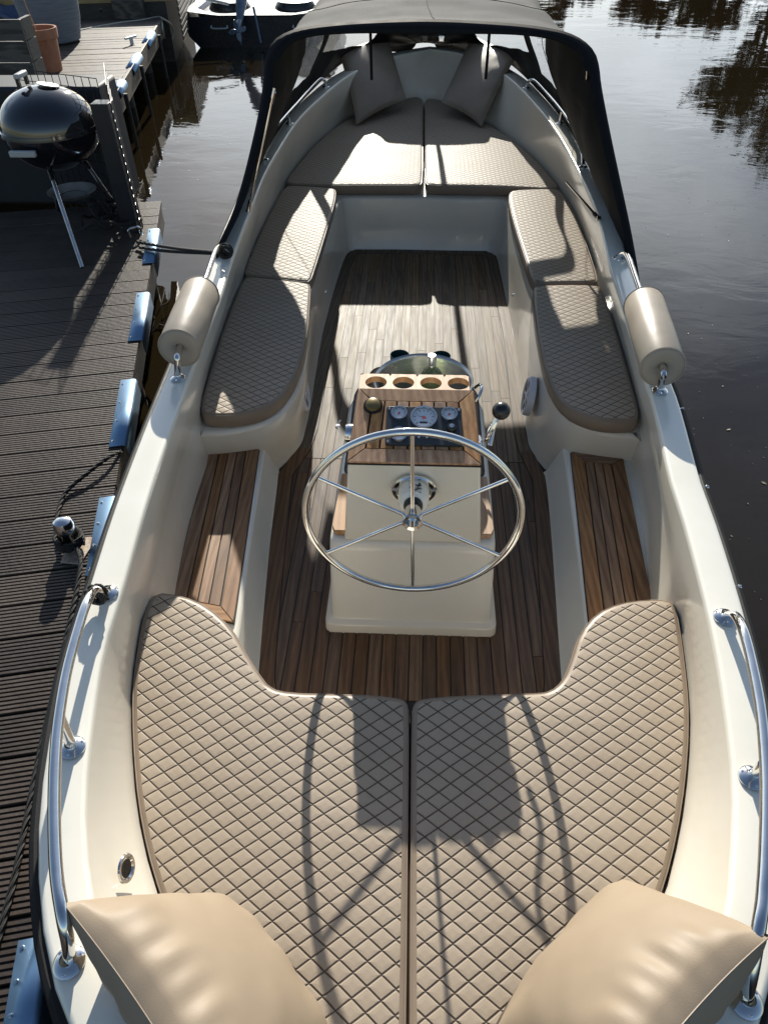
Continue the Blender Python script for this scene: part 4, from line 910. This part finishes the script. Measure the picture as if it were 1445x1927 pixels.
m=MB(); m.tube([ac+V(.085*math.cos(t*.35),.085*math.sin(t*.35),-.008) for t in range(18)],.0022,6,True); m.build('pan_holder',blackp,kt)
# dark covered crate behind the grill, enlarged to throw shade on the jetty
blu=mottle(mat('dark blue cover',(.012,.02,.035),.6),(.005,.008,.014),(.010,.015,.022),6,(.5,.7))
m=MB(); m.box((-2.95,5.42,DZ+.38),(1.6,.36,.76)); o=m.build('shading_box',blu,origin=(-3.0,5.42,DZ),bevel=.02); tag(o,'dark blue storage box behind the kettle grill, enlarged to shade the jetty','box')
# ---------------- upper deck ----------------
UZ=.50; E0=P(208,182,UZ); E1=P(300,34,UZ); ue=(E1-E0); ue.z=0; LU=ue.length; ue.normalize(); ui=V(-ue.y,ue.x,0)
ud=empty('garden_deck',E0); tag(ud,'weathered timber deck with fascia board over the water, beyond the grill','deck')
m=MB(); bw2=.145
for k in range(-3,int(LU/bw2)+6):
    q=[E0+ue*(k*bw2+.004),E0+ue*((k+1)*bw2-.004)]; j=random.uniform(-.015,.01)
    pp=[q[0]+ui*j,q[1]+ui*j,q[1]+ui*3.2,q[0]+ui*3.2]; m.prism([Vector((p.x,p.y,UZ-.03)) for p in pp],V(0,0,.03+random.uniform(-.002,.002)))
    if random.random()<2: 
        pp=[q[0]+ui*3.205,q[1]+ui*3.205,q[1]+ui*6,q[0]+ui*6]; m.prism([Vector((p.x,p.y,UZ-.03)) for p in pp],V(0,0,.03))
m.build('deck_boards',T_deck,ud,bevel=.002)
m=MB(); a_=E0-ue*.45; b_=E0+ue*(LU+.05); m.prism([Vector((p.x,p.y,UZ-.20)) for p in(a_,b_,b_+ui*-.035,a_+ui*-.035)],V(0,0,.205)); m.build('fascia_board',T_deck,ud,bevel=.004)
m=MB(); a_=E0-ue*.45; m.prism([Vector((p.x,p.y,UZ-.22)) for p in(a_,a_+ui*4,a_+ui*4-ue*.035,a_-ue*.035)],V(0,0,.19)); m.build('end_board',T_old,ud)
for pa,pb in(((289,58),(268,80)),((258,100),(232,128)),((218,150),(203,170))): bumper(pa,pb,ud,E0,ue,ui,UZ,wd=.03,rad=.045)
for s_,r_ in((.35,.05),(1.6,.05),(3.4,.06)):
    m=MB(); c=E0+ue*s_+ui*-.075; m.tube([V(c.x,c.y,-1),V(c.x,c.y,UZ-.05)],.022,10); m.build('deck_pole',sub,ud)
for s_ in(.2,2.0,3.8):
    m=MB(); c=E0+ue*s_+ui*.25; m.tube([V(c.x,c.y,-1),V(c.x,c.y,UZ-.04)],.09,12); m.build('pile',sub,ud)
# far end structure: step-up terrace in light wood
st_=mottle(mat('light pine board',(.30,.21,.09),.6),(.22,.15,.06),(.38,.28,.13),6,(.5,.7))
far=E0+ue*(LU+.15)
m=MB(); a_=Vector((far.x,far.y,0)); q=[a_+ui*-.25,a_+ui*5,a_+ui*5+ue*3,a_+ui*-.25+ue*3]
m.prism([Vector((p.x,p.y,UZ+.18)) for p in q],V(0,0,.14)); tr_=m.build('raised_terrace',st_,origin=(far.x,far.y,UZ)); tag(tr_,'raised timber terrace with light pine edge at the back of the deck','terrace')
m=MB(); q=[a_+ui*-.1,a_+ui*5,a_+ui*5+ue*3,a_+ui*-.1+ue*3]; m.prism([Vector((p.x,p.y,-.2)) for p in q],V(0,0,UZ+.375)); m.build('terrace_base',sub,tr_)
m=MB(); 
for k in range(9): p=a_+ui*-.255+V(0,0,UZ+.32-k*.07); m.prism([p,p+ue*2.5,p+ue*2.5-V(0,0,.045),p-V(0,0,.045)],ui*-.02)
m.build('slatted_side',T_old,tr_)
# planters
def on(u,v,z=UZ): return P(u,v,z)
gp=on(108,78); plm=mottle(mat('ribbed grey planter',(.16,.19,.22),.6),(.11,.13,.155),(.22,.25,.28),8,(.5,.7),.004,stretch=(.6,.6,22),bscale=8)
pk=empty('grey_planter',gp); tag(pk,'large round ribbed grey planter holding a green shrub on the timber deck','planter')
m=MB(); m.lathe([(0,.0),(.24,0),(.29,.03),(.345,.25),(.37,.45),(.375,.62),(.365,.64),(.35,.63),(.345,.56),(0,.55)],gp,(0,0,1),56); m.build('planter_pot',plm,pk)
def leafball(c,rad,n,size,mt,name,parent,flatten=1.0,seed=0):
    rg_=random.Random(seed); m=MB()
    for _ in range(n):
        d=V(rg_.gauss(0,1),rg_.gauss(0,1),rg_.gauss(0,1)).normalized()*rad*rg_.random()**.4; d.z*=flatten; p=c+d
        a=V(rg_.gauss(0,1),rg_.gauss(0,1),rg_.gauss(0,1)).normalized(); b=a.orthogonal().normalized(); s_=size*rg_.uniform(.6,1.3)
        m.add([p,p+a*s_+b*s_*.4,p+a*s_*2,p+a*s_-b*s_*.4],[(0,1,2,3)])
    return m.build(name,mt,parent,merge=False,smooth=False)
lf=mottle(mat('shrub leaf',(.05,.09,.025),.55),(.035,.065,.02),(.09,.14,.045),12,(.4,.6))
leafball(gp+V(0,0,.68),.33,1500,.03,lf,'shrub',pk,.4,3)
tp_=on(92,132); tc_=mottle(mat('terracotta',(.42,.17,.08),.75),(.33,.12,.055),(.48,.22,.12),6,(.6,.85),.0015)
pk=empty('terracotta_pot',tp_); tag(pk,'orange terracotta pot with dry soil in front of the grey planter','flower pot')
m=MB(); m.lathe([(0,0),(.145,0),(.175,.30),(.192,.302),(.20,.385),(.198,.392),(.178,.39),(.17,.30),(0,.295)],tp_,(0,0,1),48); m.build('pot',tc_,pk)
m=MB(); m.lathe([(0,.325),(.172,.318)],tp_,(0,0,1),28); m.build('soil',mottle(mat('dry soil',(.04,.03,.02),.9),(.03,.022,.015),(.07,.05,.035),40,(.8,1),.01),pk)
m=MB(); m.tube([tp_+V(0,0,.3),tp_+V(-.13,.05,1.0)],.005,6); m.build('plant_stick',T_pale,pk)
# wooden planter box / screen in front of the pots
sa=P(84,195,UZ); sb=P(-60,195,UZ); pk=empty('wooden_planter',sa); tag(pk,'low weathered wooden planter wall in front of the terracotta pot','planter box')
su=(sb-sa).normalized(); m=MB()
for k in range(4):
    z0=UZ+.01+k*.165; m.prism([Vector((p.x,p.y,z0)) for p in(sa,sa+su*1.9,sa+su*1.9+V(.0,.035,0),sa+V(0,.035,0))],V(0,0,.158))
m.build('front_boards',T_old,pk,bevel=.004)
m=MB(); 
for k in range(4):
    z0=UZ+.01+k*.165; a_=sa+V(0,.037,0); m.prism([Vector((p.x,p.y,z0)) for p in(a_,a_+V(-.01,.22,0),a_+V(-.045,.22,0),a_+V(-.035,0,0))],V(0,0,.158))
m.build('side_boards',T_old,pk,bevel=.004)
m=MB(); a_=P(76,195,UZ); m.prism([a_+V(0,-.03,0),a_+V(.05,-.03,0),a_+V(.05,-.002,0),a_+V(0,-.002,0)],V(0,0,.30)); m.build('corner_post',T_old,pk)
# clutter on the deck
c=on(195,32); m=MB(); m.lathe([(.075,-.02),(.095,-.022),(.1,0),(.095,.022),(.075,.02)],c+V(0,0,.10),(.95,.25,0),32,m=0); m.lathe([(.074,-.012),(.078,0),(.074,.012)],c+V(0,0,.10),(.95,.25,0),28,m=1); o=m.build('cart_wheel',[blackp,hm],origin=c); tag(o,'small black trolley wheel with white rim on the far end of the deck','wheel')
def block(u,v,sz,lab,rz_=.1,z=UZ):
    c=on(u,v,z); M=Matrix.Translation(c)@Matrix.Rotation(rz_,4,'Z'); m=MB(); m.box((0,0,sz[2]/2),sz,M); o=m.build('timber_block',T_old,origin=c,bevel=.008); tag(o,lab,'timber block','timber blocks on the deck')
block(249,32,(.42,.3,.22),'squat timber block lying at the far end of the deck near the hose')
block(228,18,(.45,.4,.5),'stacked dark timber behind the squat block')
block(275,26,(.12,.16,.08),'tiny timber offcut beside the squat block on its right')
rope([[on(152,56),on(185,49),on(225,42),on(265,37),on(297,31),on(308,35,UZ+.02),on(322,45,UZ-.08),on(327,60,UZ-.2),on(322,76,UZ-.3),on(312,74,UZ-.3),on(306,60,UZ-.12),on(305,42,UZ-.02)]],.012,'pale garden hose crossing the deck and looping over its edge','hose',False,mat('pale hose',(.42,.40,.33),.5))['category']='hose'
m=MB(); a_=on(250,82); m.tube([a_+V(-.05,-.09,.07),a_+V(.03,.08,.07)],.014,8); m.tube([a_,a_+V(0,0,.07)],.014,8); m.tube([a_+V(-.01,-.03,0),a_+V(-.01,-.03,.06)],.012,8); o=m.build('deck_cleat',mat('white cleat',(.7,.7,.66),.4),origin=a_); tag(o,'small white mooring cleat near the edge of the timber deck','cleat')
m=MB(); 
c=on(15,40); g_=[]
for j in range(13):
    g_.append([c+V((i/12-.5)*.9,(j/12-.5)*.8,.16*math.exp(-((i/12-.5)**2+(j/12-.5)**2)*7)+.035*math.sin(i*1.1+j*.7)+.03*math.sin(j*1.7)+.06) for i in range(13)])
m.loft(g_); o=m.build('tarpaulin',mottle(mat('blue tarpaulin',(.03,.05,.10),.5),(.02,.035,.075),(.045,.07,.13),6,(.4,.6)),origin=c); tag(o,'crumpled dark blue tarpaulin behind the wooden planter','tarpaulin')
m=MB(); a_=on(52,44); 
for dx in(0,.05): m.tube([a_+V(dx,0,0),a_+V(dx-.22,.1,.9)],.009,6)
o=m.build('bamboo_canes',T_pale,origin=a_); tag(o,'two thin bamboo canes leaning left of the grey planter','cane')
m=MB(); a_=on(165,20)
for k in range(5): m.tube([a_+V(-.2,.04*k,.02+.01*k),a_+V(.45,.10+.05*k,.04+.012*k)],.007,6)
o=m.build('metal_rods',legm,origin=a_); tag(o,'bundle of thin metal rods lying right of the grey planter','rod')
# ---------------- moored workboat ----------------
wb=P(345,88,WZ); bx0=wb.x+.02; by=wb.y; bw_=2.35; 
wbt=empty('moored_workboat',(bx0+bw_/2,by,WZ)); tag(wbt,'black flat transom workboat with a white interior moored beyond the hood','boat')
def zat(u,v,y):
    d=ray(u,v); return CH+d.z*(y-CAM.y)/d.y
ZT=zat(450,27,by)
def station(y,z0,zt,ins): 
    return [V(bx0+ins,y,zt),V(bx0+ins+.05,y,z0+.15),V(bx0+.35,y,z0-.1),V(bx0+bw_-.35,y,z0-.1),V(bx0+bw_-ins-.05,y,z0+.15),V(bx0+bw_-ins,y,zt)]
m=MB(); rr=[station(by,WZ,ZT-.02,.06),station(by+1.5,WZ,ZT,0),station(by+3.5,WZ,ZT+.08,.12)]; m.loft(rr,True); m.prism(rr[0],V(0,-.03,0)); m.build('workboat_hull',navy,wbt,sharp=30)
wi=mat('bright interior paint',(.75,.76,.76),.25)
m=MB()
def xb(t): return bx0+bw_*t
rim=[V(xb(.03),by+.0,ZT+.055),V(xb(.03),by+3,ZT+.10),V(xb(.97),by+3,ZT+.10),V(xb(.97),by,ZT+.055),V(xb(.86),by-.03,ZT+.03),V(xb(.74),by-.03,ZT),V(xb(.26),by-.03,ZT),V(xb(.14),by-.03,ZT+.03)]
inn_=[V(xb(.10),by+.25,ZT+.055),V(xb(.10),by+2.8,ZT+.10),V(xb(.90),by+2.8,ZT+.10),V(xb(.90),by+.25,ZT+.055),V(xb(.84),by+.12,ZT+.03),V(xb(.74),by+.10,ZT),V(xb(.26),by+.10,ZT),V(xb(.16),by+.12,ZT+.03)]
m.loft([rim,inn_,[p-V(0,0,.35) for p in inn_]],True); m.build('coaming',wi,wbt,sharp=30)
m=MB(); m.add([V(xb(.08),by+.1,ZT-.3),V(xb(.92),by+.1,ZT-.3),V(xb(.92),by+3,ZT-.3),V(xb(.08),by+3,ZT-.3)],[(0,1,2,3)]); m.build('workboat_floor',wi,wbt)
for t in(.27,.72):
    m=MB(); m.lathe([(0,0),(.30,0),(.33,.05),(.33,.30),(.28,.38),(0,.40)],V(xb(t),by+.75,ZT-.3),(0,0,1),28); m.build('seat',blackp,wbt)
for t in(.26,.80):
    m=MB(); m.tube(catmull([V(xb(t)-.12,by-.04,ZT-.13),V(xb(t)-.11,by-.07,ZT-.16),V(xb(t)+.11,by-.07,ZT-.16),V(xb(t)+.12,by-.04,ZT-.13)],5),.012,8); m.build('grab_handle',hm,wbt)
om=mottle(mat('blue grey outboard paint',(.10,.13,.18),.3),(.08,.11,.16),(.14,.17,.22),8,(.2,.4)); 
oc=P(452,62,.62); ob=empty('outboard_motor',oc); tag(ob,'tilted up grey outboard motor with a five blade propeller on the workboat transom','outboard motor')
tipc=P(449,50,.70); tipc=V(tipc.x,by-.35,.50)
pcx=P(449,51,.55); 
_yy=by-.30; hubp=V(CAM.x+ray(449,51).x*(_yy)/ray(449,51).y,_yy,zat(449,51,_yy))
m=MB(); leg=[hubp+V(.03,.75,.62),hubp+V(.02,.5,.42),hubp+V(.01,.25,.20),hubp+V(0,.12,.06)]; m.tube(catmull(leg,5),[.13,.125,.12,.115,.11,.10,.095,.09,.085,.08,.07,.065,.06,.055,.05,.045],14); m.build('motor_leg',om,ob)
m=MB(); m.lathe([(0,-.16),(.025,-.12),(.04,-.02),(.045,.08),(.03,.2),(0,.26)],hubp+V(0,.0,.02),(0,.9,.35),20); m.build('gearcase',om,ob)
for k in range(4):
    a=R_(90*k+12); d=V(math.cos(a),-.1,math.sin(a)); s_=V(-math.sin(a),.25,math.cos(a)); m=MB(); c=hubp+V(0,-.10,-.02); bl=[]
    for q in range(12):
        t=q/12*2*math.pi; bl.append(c+d*(.075+.065*math.cos(t))+s_*(.034*math.sin(t)))
    m.prism(bl,V(0,-.008,0)); m.build('propeller_blade',om,ob)
m=MB(); m.prism([hubp+V(0,.05,-.02),hubp+V(0,.12,-.03),hubp+V(.0,.02,-.24),hubp+V(0,-.03,-.20)],V(.012,0,0)); m.build('skeg',om,ob)
m=MB(); m.tube([V(hubp.x-.2,by+.1,ZT+.12),V(hubp.x-.62,by+.12,ZT+.2)],.018,8); m.build('tiller',hm,ob)
m=MB(); m.tube([V(hubp.x+.2,by+.0,ZT+.1),V(hubp.x+.27,by-.08,ZT-.35)],.02,8); m.build('clamp_bracket',om,ob)
# ---------------- far bank trees (seen mirrored in the water) ----------------
gm=mottle(mat('bank grass',(.05,.06,.025),.9),(.03,.04,.015),(.08,.085,.04),.6,(.8,1))
m=MB(); m.add([(-200,62,-.1),(200,62,-.1),(200,66,.7),(-200,66,.7),(-200,320,1.2),(200,320,1.2)],[(0,1,2,3),(3,2,5,4)]); tag(m.build('far_bank',gm),kind='structure')
bark=mottle(mat('dark bark',(.03,.022,.016),.9),(.02,.015,.011),(.05,.04,.03),8,(.8,1))
lrus=mottle(mat('russet leaves',(.09,.035,.015),.6),(.05,.018,.008),(.13,.06,.025),3,(.5,.7)); lgrn=mottle(mat('dull green leaves',(.04,.05,.015),.6),(.025,.035,.01),(.06,.07,.025),3,(.5,.7))
def tree(x,y,h,spread,leaf,lab,seed,dens=1.0,base=.8,lsz=.10):
    rg_=random.Random(seed); o=empty('broadleaf_tree',(x,y,base)); tag(o,lab,'tree','trees on the far bank'); tr_=MB(); cr=MB()
    def br(p,d,l,r,lev):
        n_=5; pts=[p]; dd=d.copy()
        for i in range(n_): 
            dd=(dd+V(rg_.gauss(0,.13),rg_.gauss(0,.13),rg_.gauss(0,.06)+.03)).normalized(); pts.append(pts[-1]+dd*l/n_)
        tr_.tube(pts,[r*(1-.6*i/n_) for i in range(n_+1)],6 if lev<2 else 4,caps=False)
        if lev>=2:
            for i in range(int(16*dens)):
                q=pts[rg_.randint(1,n_)]+V(rg_.gauss(0,.3),rg_.gauss(0,.3),rg_.gauss(0,.3))*l*.35
                a=V(rg_.gauss(0,1),rg_.gauss(0,1),rg_.gauss(0,1)).normalized(); b=a.orthogonal().normalized(); s_=lsz*rg_.uniform(.6,1.4)
                cr.add([q-a*s_,q+b*s_*.6,q+a*s_,q-b*s_*.6],[(0,1,2,3)])
        if lev<4:
            for k in range(4 if lev<3 else 3):
                t=rg_.uniform(.35,1); i=min(n_,max(1,int(t*n_))); nd=(dd+V(rg_.gauss(0,1),rg_.gauss(0,1),rg_.gauss(0,.45))*spread).normalized(); br(pts[i],nd,l*rg_.uniform(.5,.72),r*.45,lev+1)
    br(V(x,y,base-.8),V(0,0,1),h*.42,h*.022,0)
    tr_.build('trunk',bark,o,merge=False); cr.build('crown',leaf,o,merge=False,smooth=False)
TP=[(11.4,26.8,10.6,lgrn,'tall dull green tree with feathery crown on the near right bank'),(13.2,26.2,11.3,lgrn,'tallest dark green tree at the right of the bank'),(15.2,25,11.2,lrus,'russet tree at the far right end of the bank'),(7.0,29.3,4.9,lrus,'low russet bush tree at the left end of the bank'),(8.6,29,4.8,lgrn,'low green bush tree right of the low russet one'),(10.2,29.6,5.4,lrus,'mid sized russet bush tree behind the feathery green tree'),(10.6,27.6,7.4,lgrn,'green tree of middle height in front of the feathery tall one'),(12.6,27.3,8.4,lgrn,'broad dark tree of middle height left of the russet tall tree'),(14.4,26.2,8.8,lrus,'russet tree of middle height at the right end of the bank'),(5.4,30,4.2,lrus,'small loose russet shrub tree at the very left of the bank')]
for i,(x,y,h_,lf_,lab) in enumerate(TP): tree(x,y,h_,.5 if h_>10 else .75,lf_,lab,20+i,3.2,base=.5,lsz=.07)
gb=MB(); gb.add([(3,27,-.1),(60,12,-.1),(62,16,.4),(5,31,.4),(80,60,.5),(14,70,.5)],[(0,1,2,3),(3,2,4,5)]); tag(gb.build('side_bank',gm),kind='structure')
# ---------------- bits on the water ----------------
m=MB(); rg_=random.Random(9)
for _ in range(150):
    u,v=rg_.uniform(1130,1445),rg_.uniform(20,1150)
    p=P(u,v,WZ+.004); s_=rg_.uniform(.003,.009)*(1 if rg_.random()<.92 else 1.8); a=rg_.uniform(0,6.28); d=V(math.cos(a),math.sin(a),0); q=V(-d.y,d.x,0)
    m.add([p-d*s_,p+q*s_*.45+V(0,0,.002),p+d*s_,p-q*s_*.45],[(0,1,2,3)])
for _ in range(30):
    u,v=rg_.uniform(250,470),rg_.uniform(110,420); p=P(u,v,WZ+.004); s_=rg_.uniform(.004,.012); m.add([p-V(s_,0,0),p+V(0,s_*.5,0),p+V(s_,0,0),p-V(0,s_*.4,0)],[(0,1,2,3)])
tag(m.build('floating_debris',mat('pale dead leaf',(.25,.22,.16),.6),merge=False,smooth=False),'tiny pale leaf fragments drifting on the canal surface','leaf litter',kind='stuff')
m=MB(); b_=P(285,625,WZ)
for q in ([(285,625,0),(292,600,.03),(303,575,.08),(310,545,.10)],[(285,625,0),(300,610,.02),(318,590,.05)],[(292,600,.03),(283,580,.05),(290,560,.07)],[(303,575,.08),(316,568,.09),(318,550,.1)],[(300,610,.02),(312,612,.03),(322,600,.04)]):
    m.tube(catmull([P(u,v,WZ+z) for u,v,z in q],4),.004,5)
o=m.build('twig',bark,origin=b_); tag(o,'bare forked twig sticking out of the water between jetty and left roll','twig')
scn.render.engine='CYCLES'
scn.cycles.max_bounces=10; scn.cycles.transparent_max_bounces=12
